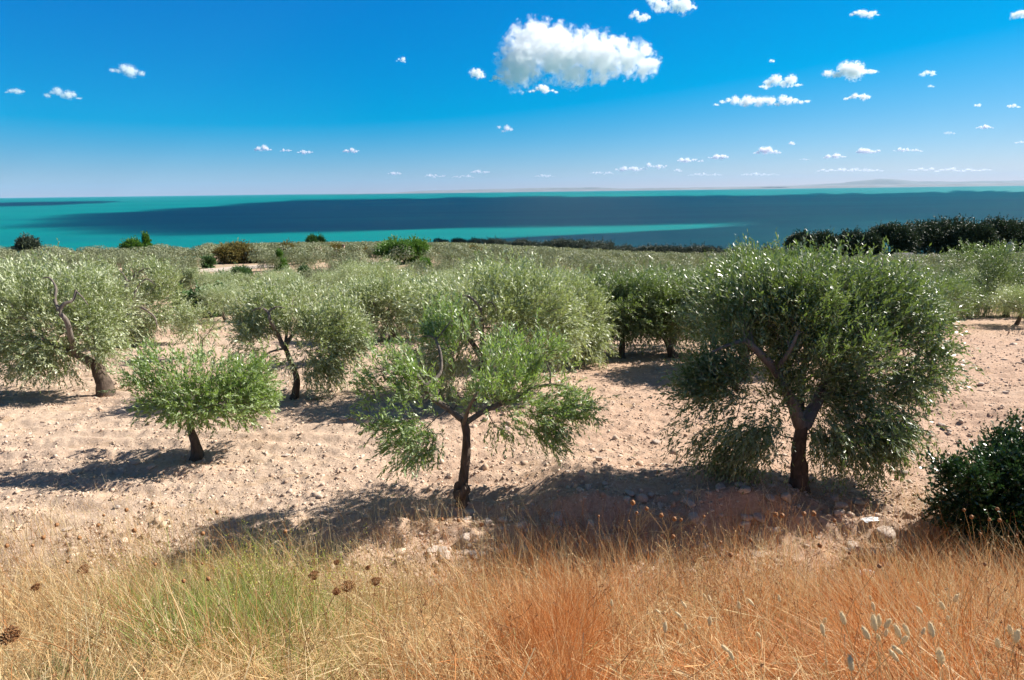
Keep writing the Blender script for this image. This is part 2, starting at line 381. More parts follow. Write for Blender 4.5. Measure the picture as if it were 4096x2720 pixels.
# far coast: a low plain with hills behind it
M_HILL = plain('far_hill', (.17, .18, .19), (.25, .26, .27), .0008, .95, 0)
def skyline(name, pts, dist, depth):
    B = Buf(); xs = np.linspace(pts[0][0], pts[-1][0], 160); ys = np.interp(xs, [p[0] for p in pts], [p[1] for p in pts])
    ys = ys - .25*(fbm2(xs/14, xs*0, 4, len(pts))-.5)*np.clip(ys, 0, 3)
    rows = []
    for k, (f, hk) in enumerate(((0, -.02), (.12, .25), (.4, .8), (.6, 1.0), (1.0, .3), (1.2, -.02))):
        P = []
        for x, h in zip(xs, ys):
            d = ray(x, 190.); d = d/d[1]; D = dist + depth*f
            P.append([d[0]*D, D, h/F*dist*hk])
        rows.append(P)
    V = np.array(rows).reshape(-1, 3); n = len(xs)
    i, j = np.meshgrid(np.arange(len(rows)-1), np.arange(n-1), indexing='ij'); i = i.ravel(); j = j.ravel()
    B.add(V, np.stack([i*n+j, i*n+j+1, (i+1)*n+j+1, (i+1)*n+j], 1))
    return tag(obj(name, B.mesh(name, M_HILL, True)), kind='structure')
skyline('coastal_plain', [(300, .0), (420, .9), (520, 1.6), (700, 1.8), (900, 2.6), (1100, 3.0)], 23000, 1500)
skyline('far_hills', [(380, 0), (430, 2.5), (480, 3.0), (540, 3.6), (598, 3.6), (625, 2.0), (700, 2.2), (790, 2.6), (1100, 3.4)], 26000, 2000)
skyline('far_mountain', [(700, 1), (790, 2.5), (838, 4.5), (860, 6.8), (880, 8.2), (895, 7.4), (915, 5.5), (960, 4.5), (1000, 5.0), (1100, 4.5)], 29000, 2500)

# ------------------------------------------------------------------ foliage
def leaves(B, P, D, Nn, L, Wd, rng):        # one rhombic leaf per row: base P, direction D, upper side towards Nn
    s = unit(np.cross(D, Nn)); L = L[:, None]; Wd = Wd[:, None]; n = len(P)
    mid = P + D*L*.48
    V = np.stack([P, mid + s*Wd*.5, P + D*L, mid - s*Wd*.5], 1)
    B.add(V.reshape(-1, 3), np.arange(4*n).reshape(n, 4)[:, ::-1])
def rdir(rng, n): return unit(rng.normal(size=(n, 3)))
def sprays(B, tips, centre, rng, twigs=10, nl=14, L=.055, wr=.22, tl=.32, clump=.16, upb=.45, droop=.5, wind=0.0, spread=.55, stems=None, radial=None):
    n = len(tips)*twigs
    T = np.repeat(tips, twigs, 0) + rng.normal(size=(n, 3))*clump
    out = unit(T - centre)
    if radial is not None: out = unit(out*radial)
    hrel = out[:, 2]
    D = unit(out*.75 + rdir(rng, n)*.7 + np.stack([np.full(n, -wind), np.full(n, -wind*.3), upb*np.clip(hrel+.25, 0, 1)], 1))
    tlen = tl*rng.uniform(.6, 1.35, n)
    sh = (rng.random(n) < .14) & (hrel > .15); tlen[sh] *= 1.75; D[sh] = unit(D[sh] + np.array([-wind*.4, 0, 1.1])*max(upb, .3)*1.6)
    dr = droop*np.clip(.55 - hrel, .05, 1.4)*rng.uniform(.5, 1.4, n)
    tt = (np.arange(nl)+.6)/nl
    g = np.array([0, 0, -1.0])
    P = T[:, None, :] + D[:, None, :]*(tt[None, :, None]*tlen[:, None, None]) + g*(dr*tlen)[:, None, None]*(tt**2)[None, :, None]
    Dt = unit(D[:, None, :] + g*(2*dr)[:, None, None]*tt[None, :, None])
    P = P.reshape(-1, 3); Dt = Dt.reshape(-1, 3); m = len(P)
    side = unit(np.cross(Dt, rdir(rng, m)))
    Dl = unit(Dt*(1-spread*.4) + side*spread*rng.uniform(.6, 1.3, (m, 1)) + g*.12 + np.array([-wind*.5, 0, 0]))
    Nn = unit(np.array([0, 0, 1.0]) + rng.normal(size=(m, 3))*.65)
    flip = rng.random(m) < .22; Nn[flip] *= -1
    Ls = L*rng.uniform(.7, 1.25, m)
    leaves(B, P, Dl, Nn, Ls, Ls*wr*rng.uniform(.8, 1.25, m), rng)
    if stems is not None:
        sel = rng.random(n) < stems[1]
        for k in np.where(sel)[0]:
            q = np.array([T[k] + D[k]*tlen[k]*s + g*dr[k]*tlen[k]*s*s for s in (0, .5, 1)])
            stems[0].tube(q, [.0045, .0035, .002], 3, False)
def sample_tips(blobs, n, rng, inner=.5, gap=.40, seed=0, gs=1.1, low=-1.0):
    C = np.array([b[:3] for b in blobs], float); Rr = np.array([b[3:6] for b in blobs], float)
    w = (Rr.prod(1))**.55; w = w/w.sum(); out = []
    while len(out) < n:
        k = rng.choice(len(blobs), 4*n, p=w); d = rdir(rng, 4*n)
        r = inner + (1-inner)*rng.random(4*n)**.6
        p = C[k] + d*r[:, None]*Rr[k]
        ok = (vnoise3(p*gs + 50, seed) > gap) & (d[:, 2] > low)
        out.extend(p[ok].tolist())
    return np.array(out[:n])
def branch_out(Bt, nodes, nrad, tips, rng, r0=.02, sag=.12, n=4):
    nodes = np.array(nodes, float); nrad = np.array(nrad, float)
    C = tips.mean(0)
    order = np.argsort(np.array([np.min(((nodes-q)**2).sum(1)) for q in tips]))
    for k in order:
        q = tips[k]
        d = np.sqrt(((nodes-q)**2).sum(1)) + .45*np.clip(nodes[:, 2]-q[2]+.1, 0, None)
        i = int(np.argmin(d)); a = nodes[i]; ln = np.linalg.norm(q-a)
        if ln < .08: continue
        ts = np.linspace(0, 1, n)
        pts = a + (q-a)*ts[:, None]; bend = rng.normal(size=3)*.10*ln + np.array([0, 0, sag*ln])
        pts = pts + bend*(np.sin(ts*PI))[:, None]
        rs = np.linspace(min(r0, nrad[i]*.8), r0*.35, n); Bt.tube(pts, rs, 4, False)
        nodes = np.vstack([nodes, pts[1:]]); nrad = np.concatenate([nrad, rs[1:]])
def smooth_path(p, k=4):
    p = np.asarray(p, float)
    if len(p) < 3: return p
    ts = np.linspace(0, len(p)-1, (len(p)-1)*k+1); out = []
    for t_ in ts:
        i = min(int(t_), len(p)-2); f = t_-i
        p0 = p[max(i-1, 0)]; p1 = p[i]; p2 = p[i+1]; p3 = p[min(i+2, len(p)-1)]
        out.append(.5*((2*p1) + (-p0+p2)*f + (2*p0-5*p1+4*p2-p3)*f*f + (-p0+3*p1-3*p2+p3)*f**3))
    return np.array(out)
def limb(Bt, path, r0, r1, rng, n=8, knots=.10, flare=0.0):
    p = smooth_path(path, 4); m = len(p); s = np.linspace(0, 1, m)
    r = r0 + (r1-r0)*s**.8
    if flare: r = r*(1 + flare*np.exp(-s*m/2.2))
    ring = np.array([[x*(1+knots*rng.normal()) for _ in range(n)] for x in r])
    ring = (ring + np.roll(ring, 1, 1) + np.roll(ring, 1, 0))/3 if m > 2 else ring
    ring[-1] = r[-1]
    Bt.tube(p, list(ring), n, True)
    return p, r

def hero(name, label, base_px, depth_push, trunk, limbs, blobs, leafm, seed, ntips, twigs, nl, L, rt, cat='olive tree', group=None,
         upb=.45, droop=.5, wind=0.0, gap=.40, tl=.30, clump=.15, flare=.6, sub=.018, wr=.22, stem=.25, burl=0.0, inner=.45, gs=1.1, goff=.03):
    """trunk / limbs: lists of (px, py, depth offset); blobs: (px, py, depth offset, rx px, ry px, rz m). All at the tree's own distance."""
    rng = np.random.default_rng(seed)
    base = hit(*base_px); x, y = base[0], base[1]
    base = np.array([x, y, gz(x, y)]); d0 = proj(base)[2]
    loc = lambda px, py, off: P3(px, py, d0+off) - base
    root = empty(name, base, label, cat, group)
    Bt = Buf(); Bb = Buf()
    tp = [np.array([0, 0, -.12])] + [loc(*q) for q in trunk]
    p, r = limb(Bt, tp, rt, rt*.72, rng, 10, .12, flare)
    if burl:
        for k in range(13):
            a = k*2.4 + rng.normal()*.3; c = np.array([math.cos(a)*rt*.95, math.sin(a)*rt*.95, burl*(.12+.85*rng.random())])
            q = c + np.array([[0, 0, -.09], [0, 0, -.055], [0, 0, 0], [0, 0, .055], [0, 0, .085]]); Bt.tube(q, np.array([.02, .055, .07, .05, .015])*(.6+.6*rng.random()), 7)
    nodes = list(p[len(p)//2:]); nr = list(r[len(p)//2:])
    for (path, r0, r1) in limbs:
        lp, lr = limb(Bb, [loc(*q) for q in path], r0, r1, rng, 7, .10)
        nodes += list(lp[1:]); nr += list(lr[1:])
    bl = []
    for (px, py, off, rx, ry, rz) in blobs:
        c = loc(px, py, off); bl.append((*c, rx/F*d0, rz, ry/F*d0))
    tips = sample_tips(bl, ntips, rng, inner, gap+goff, seed, gs*1.4)
    tips[:, 2] = np.maximum(tips[:, 2], .45)
    branch_out(Bb, nodes, nr, tips, rng, sub)
    Bc = Buf(); Bs = Buf(); ctr = np.mean([q[:3] for q in bl], 0) - np.array([0, 0, .35])
    sprays(Bc, tips, ctr, rng, twigs, nl, L*1.38, wr*1.22, tl, clump*.85, upb, droop, wind, stems=(Bs, stem))
    obj('trunk', Bt.join(Bb).mesh('trunk', M_BARK, True, M_LIMB), root)
    obj('crown', Bc.join(Bs).mesh('crown', leafm, False, M_LIMB) if Bs.n else Bc.mesh('crown', leafm), root)
    HERO_XY.append((x, y)); return root
HERO_XY = []
GH = 'olive trees at the front of the grove'
# G: front centre
hero('olive_tree', 'sparse young olive tree at front centre with a burl at its foot', (462, 503), 0,
     [(463, 480, 0), (466, 455, 0), (466, 430, 0), (463, 418, 0)],
     [([(463, 420, 0), (448, 408, 0), (430, 396, -.1), (422, 382, -.2), (412, 373, -.3), (398, 373, -.4), (385, 380, -.5)], .062, .018),
      ([(424, 386, -.2), (434, 380, -.1), (441, 370, 0), (440, 352, .1), (436, 340, .2)], .04, .022),
      ([(436, 340, .2), (430, 336, .2), (420, 337, .3)], .018, .008), ([(436, 340, .2), (444, 330, .2), (450, 322, .2)], .018, .008),
      ([(464, 424, 0), (482, 412, .2), (505, 402, .4), (522, 396, .5), (530, 388, .5), (548, 385, .5), (562, 385, .5)], .055, .02),
      ([(550, 385, .5), (550, 372, .5), (545, 360, .5)], .018, .008), ([(562, 385, .5), (575, 392, .5), (585, 396, .5)], .014, .006),
      ([(463, 425, 0), (470, 405, -.5), (478, 392, -.9)], .04, .012), ([(464, 425, 0), (472, 402, .5), (490, 380, 1.0)], .04, .012)],
     [(392, 395, -.3, 32, 42, .6), (420, 440, -.5, 26, 18, .4), (445, 345, .2, 26, 32, .5), (395, 372, -.3, 24, 20, .5), (470, 395, -.2, 38, 28, .8),
      (505, 375, .5, 32, 32, .7), (545, 370, .6, 26, 30, .6), (575, 395, .6, 24, 24, .5), (530, 420, .4, 40, 22, .6), (470, 420, -.3, 20, 18, .4), (510, 440, 0, 18, 22, .3), (445, 338, .2, 24, 24, .45), (440, 352, .1, 22, 20, .4), (580, 400, .6, 24, 22, .45), (545, 425, .4, 26, 20, .4)],
     M_LEAF_Y, 11, 285, 6, 14, .062, .082, upb=.75, droop=.35, gap=.47, tl=.27, clump=.10, burl=.30, stem=.4, wr=.21, group=GH)
# L: right front, big, drooping
hero('olive_tree', 'largest olive tree, dark glinting crown on a forked trunk, front right', (799, 490), 0,
     [(799, 470, 0), (799, 450, 0), (802, 425, 0)],
     [([(801, 428, 0), (795, 410, -.1), (787, 392, -.2), (775, 370, -.3), (758, 352, -.4), (745, 340, -.5)], .115, .05),
      ([(745, 340, -.5), (728, 345, -.6), (712, 352, -.7)], .045, .012), ([(752, 348, -.4), (750, 320, -.2), (752, 300, 0)], .045, .012),
      ([(803, 428, 0), (815, 405, .2), (828, 380, .4), (846, 358, .5), (870, 345, .6), (895, 336, .6), (912, 330, .6)], .115, .04),
      ([(912, 330, .6), (918, 318, .6), (912, 305, .6)], .035, .012), ([(870, 345, .6), (888, 348, .4), (900, 360, .2)], .04, .012),
      ([(803, 428, 0), (800, 400, .6), (805, 360, 1.1), (810, 320, 1.3), (815, 285, 1.4)], .09, .03),
      ([(775, 370, -.3), (790, 350, -.6), (800, 325, -.7)], .05, .015), ([(846, 358, .5), (850, 330, .2), (858, 300, .2)], .05, .015)],
     [(820, 300, 0.63, 70, 34, 0.83), (752, 318, 0.15, 56, 40, 0.83), (885, 312, 0.63, 58, 38, 0.75), (820, 350, 0.23, 80, 36, 0.98), (722, 385, -0.01, 40, 40, 0.60), (703, 415, -0.09, 24, 30, 0.38),
      (745, 425, -0.17, 32, 36, 0.38), (885, 370, 0.47, 54, 40, 0.68), (884, 405, 0.31, 36, 38, 0.52), (872, 428, -0.09, 26, 28, 0.38), (915, 360, 0.55, 26, 38, 0.52), (727, 448, -0.01, 14, 20, 0.22), (800, 312, -0.33, 45, 32, 0.45), (828, 436, -0.17, 14, 12, 0.22), (735, 402, -0.09, 40, 36, 0.45), (772, 392, -0.09, 30, 26, 0.38), (842, 392, 0.31, 34, 26, 0.45), (700, 395, -0.01, 30, 26, 0.45), (690, 408, -0.01, 20, 18, 0.30), (722, 385, -.1, 38, 34, .6), (700, 402, -.1, 30, 26, .45), (738, 425, -.2, 32, 34, .4), (712, 425, -.2, 24, 28, .35), (735, 450, -.15, 16, 20, .25), (690, 395, 0, 22, 20, .4)],
     M_LEAF_D, 12, 1500, 7, 14, .060, .135, upb=.35, droop=.85, gap=.41, tl=.34, clump=.15, flare=.55, wind=.15, sub=.02, stem=.12, inner=.15, goff=-.09, group=GH)
# B: left small bright
hero('olive_tree', 'small bright green olive tree with a short dark trunk, front left', (197, 457), 0,
     [(196, 445, 0), (191, 430, 0), (189, 415, 0)],
     [([(189, 418, 0), (180, 400, -.2), (165, 385, -.3), (152, 375, -.4)], .05, .015), ([(189, 418, 0), (196, 400, .1), (206, 385, .2), (215, 378, .2), (228, 375, .2)], .05, .015),
      ([(189, 418, 0), (188, 395, .4), (185, 375, .6)], .045, .012), ([(189, 418, 0), (205, 408, -.4), (230, 400, -.5)], .04, .012)],
     [(165, 382, -.1, 34, 26, .7), (150, 394, -.2, 24, 18, .6), (195, 395, -.1, 36, 26, .8), (235, 378, .2, 30, 26, .7), (250, 395, .2, 20, 20, .5), (180, 402, -.3, 34, 12, .6), (228, 400, -.2, 28, 14, .6), (190, 372, .4, 30, 18, .5)],
     M_LEAF_Y, 13, 205, 7, 14, .066, .085, upb=.6, droop=.3, gap=.36, tl=.25, clump=.12, flare=1.1, group=GH)
# A: left big
hero('olive_tree', 'big old olive tree at the left edge with a thick trunk leaning left', (106, 396), 0,
     [(104, 383, 0), (98, 370, 0), (96, 362, 0)],
     [([(96, 366, 0), (84, 358, -.1), (70, 352, -.3), (50, 345, -.5), (30, 335, -.6)], .15, .04), ([(97, 364, 0), (101, 355, .1), (104, 348, .2), (100, 335, .5), (108, 322, .9)], .12, .03),
      ([(74, 353, -.3), (71, 338, -.8), (67, 322, -1.1), (60, 312, -1.2), (64, 304, -1.2), (73, 300, -1.1), (76, 290, -1.0)], .085, .03),
      ([(76, 291, -1.0), (82, 297, -1.1), (88, 305, -1.1)], .025, .01), ([(60, 312, -1.2), (55, 300, -1.0), (56, 288, -.9), (50, 278, -.8), (43, 278, -.8)], .05, .014),
      ([(50, 345, -.5), (30, 320, 0), (10, 300, 0)], .06, .02)],
     [(20, 298, .4, 45, 26, 1.5), (65, 293, .6, 40, 22, 1.4), (-15, 310, 0, 40, 40, 1.3), (30, 325, -.3, 50, 32, 1.3), (76, 310, .2, 34, 32, 1.2), (12, 352, -.5, 42, 20, .9), (62, 338, -.3, 32, 18, .8),
      (40, 362, -.7, 22, 12, .6), (98, 330, .2, 18, 18, .7), (100, 308, .4, 20, 26, .9), (108, 346, -.2, 18, 8, .5), (-20, 345, 0, 30, 24, 1.0)],
     M_LEAF, 14, 640, 8, 13, .075, .20, upb=.4, droop=.4, gap=.40, tl=.36, clump=.2, flare=.5, wind=.1, sub=.022, stem=.1, group=GH)
# A2: behind it
hero('olive_tree', 'olive tree with bare twisted dark limbs, just behind the big tree at the left edge', (121, 345), 0,
     [(121, 335, 0), (126, 322, 0), (130, 312, 0), (130, 305, 0)],
     [([(130, 308, -1.1), (127, 300, -1.1), (126, 290, -1.1), (128, 283, -1.1), (133, 277, -1.1), (138, 272, -1.1)], .10, .03), ([(128, 283, -1.1), (124, 275, -1.1), (119, 270, -1.1)], .04, .012),
      ([(131, 307, -1.1), (138, 306, -1.1), (148, 311, -1.1), (155, 318, -1.1), (157, 326, -1.1)], .07, .02), ([(133, 300, -1.1), (137, 288, -1.1), (143, 281, -1.1), (148, 279, -1.1), (154, 284, -1.1)], .06, .016),
      ([(133, 277, -1.1), (142, 270, -1.1), (150, 268, -1.1)], .03, .01)],
     [(142, 300, .8, 28, 28, .9), (150, 282, .7, 24, 16, .8), (160, 295, .2, 22, 26, 1.0), (150, 320, .0, 24, 18, .8), (172, 310, .2, 14, 22, .7), (110, 290, .8, 18, 22, 1.0), (140, 335, 0, 26, 12, .7)],
     M_LEAF, 15, 340, 8, 12, .09, .14, upb=.4, droop=.6, gap=.42, tl=.36, clump=.2, group=GH)
# C
hero('olive_tree', 'open-crowned olive tree with a dark bent trunk, behind the small bright tree', (293, 398), 0,
     [(297, 383, 0), (294, 370, 0), (288, 355, 0), (284, 345, 0)],
     [([(284, 348, 0), (278, 335, 0), (271, 322, -.7), (268, 312, -.7), (260, 308, -.7), (252, 311, -.7)], .07, .016), ([(268, 312, -.7), (276, 307, -.7), (284, 308, -.7)], .03, .01),
      ([(285, 346, 0), (295, 332, .2), (310, 322, .3), (325, 318, .3)], .06, .016), ([(286, 348, 0), (270, 352, -.2), (262, 358, -.2)], .035, .012), ([(285, 346, 0), (288, 325, .5), (292, 305, .6)], .05, .015)],
     [(268, 320, .2, 28, 28, .9), (300, 312, .4, 30, 26, 1.0), (330, 325, .3, 28, 26, .9), (285, 345, .0, 38, 20, .9), (325, 352, .1, 24, 20, .7), (262, 345, .1, 24, 22, .7), (345, 338, .2, 16, 18, .6), (320, 370, -.1, 16, 12, .4)],
     M_LEAF, 16, 330, 8, 12, .075, .085, upb=.5, droop=.55, gap=.40, tl=.32, clump=.16, group=GH)
# H: behind centre
hero('olive_tree', 'broad silvery olive tree with a twisted black trunk behind the centre tree', (492, 402), 0,
     [(488, 388, 0), (482, 374, 0), (484, 364, 0), (480, 354, 0)],
     [([(481, 358, 0), (470, 340, .2), (455, 325, .3), (440, 318, .3)], .09, .025), ([(481, 358, 0), (495, 340, .3), (515, 330, .5), (535, 322, .5)], .09, .025),
      ([(481, 358, 0), (482, 335, -.2), (480, 310, -.6), (470, 297, -.7), (458, 296, -.7)], .08, .014), ([(480, 310, -.6), (490, 302, -.7), (496, 308, -.7)], .03, .01)],
     [(460, 306, .6, 48, 26, 1.5), (510, 300, .8, 48, 26, 1.5), (440, 325, .3, 36, 30, 1.2), (490, 330, .2, 46, 28, 1.2), (540, 315, .6, 40, 34, 1.3), (555, 340, .4, 26, 20, .9), (440, 365, .0, 26, 20, .8), (500, 284, 1.2, 44, 16, 1.2)],
     M_LEAF, 17, 480, 8, 12, .08, .13, upb=.55, droop=.6, gap=.34, tl=.34, clump=.18, sub=.022, stem=.1, group=GH)
# I
hero('olive_tree', 'silvery olive tree with a straight dark trunk, right behind the centre tree', (513, 368), 0,
     [(513, 355, 0), (514, 343, 0), (515, 336, 0)],
     [([(515, 340, 0), (500, 322, .3), (488, 305, .5)], .08, .02), ([(515, 340, 0), (535, 328, .2), (552, 318, .3), (562, 308, .3)], .08, .02), ([(515, 340, 0), (520, 310, .6), (525, 285, .8)], .08, .02)],
     [(510, 300, .8, 45, 24, 1.6), (555, 306, .6, 42, 26, 1.5), (585, 320, .5, 26, 26, 1.1), (540, 330, .3, 44, 16, 1.1), (590, 342, .3, 18, 16, .8)],
     M_LEAF, 18, 380, 8, 12, .09, .13, upb=.5, droop=.7, gap=.36, tl=.36, clump=.2, stem=.08, group=GH)
# F
hero('olive_tree', 'dense rounded olive tree with a short dark trunk, left of centre', (393, 342), 0,
     [(392, 332, 0), (389, 322, 0), (388, 318, 0)],
     [([(388, 320, 0), (375, 305, .3), (365, 295, .4)], .10, .03), ([(388, 320, 0), (402, 305, .3), (418, 295, .3)], .10, .03), ([(388, 320, 0), (390, 300, .8), (392, 280, 1)], .1, .03)],
     [(390, 301, .8, 42, 20, 1.8), (362, 307, .5, 26, 16, 1.2), (415, 305, .5, 30, 17, 1.4), (385, 312, .0, 32, 14, 1.2)],
     M_LEAF, 19, 330, 9, 12, .10, .15, upb=.4, droop=.7, gap=.32, tl=.4, clump=.24, stem=.06, group=GH)
# J, K
hero('olive_tree', 'dark drooping olive tree with a thin upright trunk, right of centre in the second rank', (622, 358), 0,
     [(622, 348, 0), (622, 338, 0), (620, 330, 0)],
     [([(620, 334, 0), (608, 318, .2), (598, 300, .4)], .08, .02), ([(620, 334, 0), (634, 318, .3), (646, 300, .4)], .08, .02), ([(620, 334, 0), (620, 305, .7), (620, 280, .9)], .08, .02)],
     [(615, 300, .8, 34, 22, 1.5), (640, 304, .8, 34, 22, 1.5), (600, 314, .3, 22, 18, 1.0), (645, 320, .3, 28, 16, 1.1), (625, 310, .2, 34, 24, 1.2)],
     M_LEAF_D, 20, 360, 8, 12, .09, .12, upb=.35, droop=.5, gap=.33, tl=.38, clump=.2, stem=.06, group=GH)
hero('olive_tree', 'dark olive tree with a crooked trunk, left of and behind the largest tree', (674, 357), 0,
     [(669, 346, 0), (664, 336, 0), (661, 328, 0)],
     [([(661, 332, 0), (650, 315, .2), (645, 300, .3)], .09, .02), ([(661, 332, 0), (680, 315, .3), (700, 300, .4)], .09, .02), ([(661, 332, 0), (665, 300, .7), (668, 275, .9)], .09, .02)],
     [(670, 300, .8, 40, 24, 1.6), (705, 303, .8, 36, 24, 1.5), (652, 310, .3, 30, 20, 1.0), (695, 318, .3, 30, 18, 1.2)],
     M_LEAF_D, 21, 390, 8, 12, .09, .12, upb=.35, droop=.5, gap=.33, tl=.38, clump=.2, stem=.06, group=GH)
# a tree behind L whose top shows between J-K and L, and M at the right edge
hero('olive_tree', 'olive tree with tall upright shoots, standing close behind the largest tree', (742, 372), 0,
     [(744, 355, 0), (748, 340, 0), (750, 330, 0)],
     [([(750, 334, 0), (738, 312, .3), (728, 292, .4)], .10, .02), ([(750, 334, 0), (765, 312, .3), (780, 290, .4)], .10, .02), ([(750, 334, 0), (755, 300, .7), (756, 270, .9)], .1, .02)],
     [(745, 294, .6, 46, 28, 1.6), (785, 296, .7, 44, 26, 1.6), (720, 310, .4, 32, 26, 1.2), (756, 272, .9, 24, 16, .8)],
     M_LEAF_D, 22, 520, 8, 12, .085, .14, upb=.75, droop=.6, gap=.34, tl=.42, clump=.2, stem=.1, group=GH)
hero('olive_tree', 'dark hanging olive tree at the right edge beyond the bare soil', (1006, 317), 0,
     [(1006, 308, 0), (1005, 300, 0)],
     [([(1005, 303, 0), (990, 290, .3), (975, 278, .4)], .12, .03), ([(1005, 303, 0), (1022, 285, .3), (1040, 270, .4)], .12, .03)],
     [(975, 272, .8, 36, 26, 1.9), (1015, 268, .8, 36, 24, 1.9), (970, 300, .0, 26, 24, 1.2), (1030, 290, .4, 28, 26, 1.4), (1000, 290, .4, 28, 18, 1.2)],
     M_LEAF_D, 23, 480, 9, 12, .10, .17, upb=.4, droop=1.0, gap=.33, tl=.45, clump=.25, stem=.06, group=GH)
# saplings
hero('olive_sapling', 'thin olive sapling with a sparse crown, behind the small bright tree', (201, 358), 0,
     [(202, 346, 0), (203, 338, 0)], [([(203, 340, 0), (196, 330, 0), (190, 322, 0)], .02, .008), ([(203, 340, 0), (212, 328, 0), (218, 320, 0)], .02, .008)],
     [(195, 325, 0, 18, 13, .5), (213, 322, 0, 15, 13, .5)], M_LEAF, 24, 60, 7, 10, .075, .035, gap=.2, tl=.28, cat='sapling', group='olive saplings', flare=.2)
hero('olive_sapling', 'slender olive sapling with a bare grey stem, right of the open-crowned tree', (344, 363), 0,
     [(343, 350, 0), (342, 340, 0)], [([(342, 342, 0), (336, 330, 0), (332, 320, 0)], .022, .008), ([(342, 342, 0), (349, 330, 0), (352, 318, 0)], .022, .008)],
     [(340, 318, 0, 17, 18, .6), (350, 332, 0, 12, 14, .4)], M_LEAF, 25, 90, 7, 10, .075, .04, gap=.2, tl=.28, cat='sapling', group='olive saplings', flare=.2)

# ------------------------------------------------------------------ the grove behind: prototypes and copies
def crown_mesh(blobs, ntips, twigs, nl, L, wr, tl, clump, m, seed, gap=.33, upb=.5, droop=.6, gs=.9, inner=.45):
    rng = np.random.default_rng(seed); tips = sample_tips(blobs, ntips, rng, inner, gap, seed, gs)
    tips[:, 2] = np.maximum(tips[:, 2], .5); Bc = Buf()
    sprays(Bc, tips, np.mean([q[:3] for q in blobs], 0) - np.array([0, 0, .4]), rng, twigs, nl, L, wr, tl, clump, upb, droop)
    return Bc.mesh('crown', m), tips
def rand_blobs(rng, h, R):
    b = [(0, 0, h*.62, R*.75, R*.75, h*.30)]
    for k in range(6):
        a = k*PI/3 + rng.normal()*.4; r = R*rng.uniform(.45, .68)
        b.append((math.cos(a)*r, math.sin(a)*r, h*rng.uniform(.45, .72), R*rng.uniform(.38, .55), R*rng.uniform(.38, .55), h*rng.uniform(.17, .27)))
    return b
def proto_tree(seed, h, R, m, leaf, ntips=330, detail=True):
    rng = np.random.default_rng(seed); bl = rand_blobs(rng, h, R)
    ntw, nl = (9, 9) if detail else (5, 5)
    cm, tips = crown_mesh(bl, ntips, ntw, nl, leaf, .26, .42, .25, m, seed)
    Bt = Buf(); top = np.array([rng.normal()*.25, rng.normal()*.25, h*.33])
    p, r = limb(Bt, [np.array([0, 0, -.3]), top*.5 + rng.normal(size=3)*[.08, .08, 0], top], .17, .12, rng, 7, .12, .5)
    nodes = list(p[-3:]); rad = list(r[-3:])
    for k in range(4):
        a = k*PI/2 + rng.normal()*.4; e = np.array([math.cos(a)*R*.6, math.sin(a)*R*.6, h*rng.uniform(.6, .8)])
        lp, lr = limb(Bt, [top, (top+e)/2 + rng.normal(size=3)*.15, e], .09, .03, rng, 6, .1); nodes += list(lp[1:]); rad += list(lr[1:])
    if detail: branch_out(Bt, nodes, rad, tips[:70], rng, .03)
    return Bt.mesh('trunk', M_BARK, True), cm
PROTO = [proto_tree(100+k, h, R, M_LEAF if k % 2 else M_LEAF, .115) for k, (h, R) in enumerate(((3.7, 2.4), (4.1, 2.6), (3.4, 2.2), (3.9, 2.7), (3.6, 2.0)))]
PROTO_D = [proto_tree(120+k, h, R, M_LEAF_D, .115) for k, (h, R) in enumerate(((3.9, 2.5), (3.6, 2.3)))]
def far_tree(seed, h, R, m, ntips=150, leaf=.22):
    rng = np.random.default_rng(seed); bl = rand_blobs(rng, h, R)
    cm, tips = crown_mesh(bl, ntips, 5, 6, leaf, .42, .5, .3, m, seed, gap=.3)
    return cm
FARP = [far_tree(140+k, h, R, M_FARLEAF) for k, (h, R) in enumerate(((3.6, 2.5), (4.0, 2.7), (3.3, 2.3), (3.8, 2.8)))]

# places kept open: shrubs, walls, track, gate (position, radius); and lines of sight kept clear in front of them
OPEN = []
CLEAR = [(200, 248, 263, 274, 112), (115, 138, 262, 278, 88), (383, 400, 258, 268, 108), (264, 300, 246, 271, 92), (220, 250, 246, 262, 105), (326, 366, 248, 258, 130), (384, 428, 243, 262, 105)]
rng = np.random.default_rng(7)
cand = []
sp = 5.7
for iy in range(-2, 120):
    for ix in range(-120, 120):
        x = ix*sp + .22*iy*sp*.3 + (iy % 2)*sp*.35 + rng.normal()*.75; y = 20 + iy*sp*.98 + rng.normal()*.75
        if y < 21 or abs(x/y) > 1.5 or y > float(coast_r(np.array(x/y))) - 2: continue
        cand.append((x, y))
cand = np.array(cand)
HX = np.array(HERO_XY)
keep = np.min(((cand[:, None, :]-HX[None])**2).sum(2), 1) > 4.3**2
# keep the bare lanes of the photograph open
keep &= ~((cand[:, 1] < 24.5) & (cand[:, 0] > -9.5) & (cand[:, 0] < -2.0))
keep &= ~((cand[:, 1] < 37) & (cand[:, 0]/cand[:, 1] > -.60) & (cand[:, 0]/cand[:, 1] < -.40))
keep &= ~((cand[:, 1] < 27) & (cand[:, 0] > 12.0) & (cand[:, 0] < 22))
cand = cand[keep]
zz = Hgt(cand[:, 0], cand[:, 1], False)
def clear_of(x, y, z):
    s_ = 1.0
    for (x0, x1, y0, y1, D) in CLEAR:
        if y > D + 4: continue
        a = proj((x, y, z+3.6)); r = 2.0*F/a[2]; b_ = proj((x, y, z))
        if a[0]+r > x0 and a[0]-r < x1 and a[1] < y1 and b_[1] > y0: s_ = min(s_, (b_[1]-y1)/(b_[1]-a[1]))
    return s_
csc = np.array([clear_of(x, y, z) for (x, y), z in zip(cand, zz)]); ok = csc > .42; cand = cand[ok]; zz = zz[ok]; csc = csc[ok]
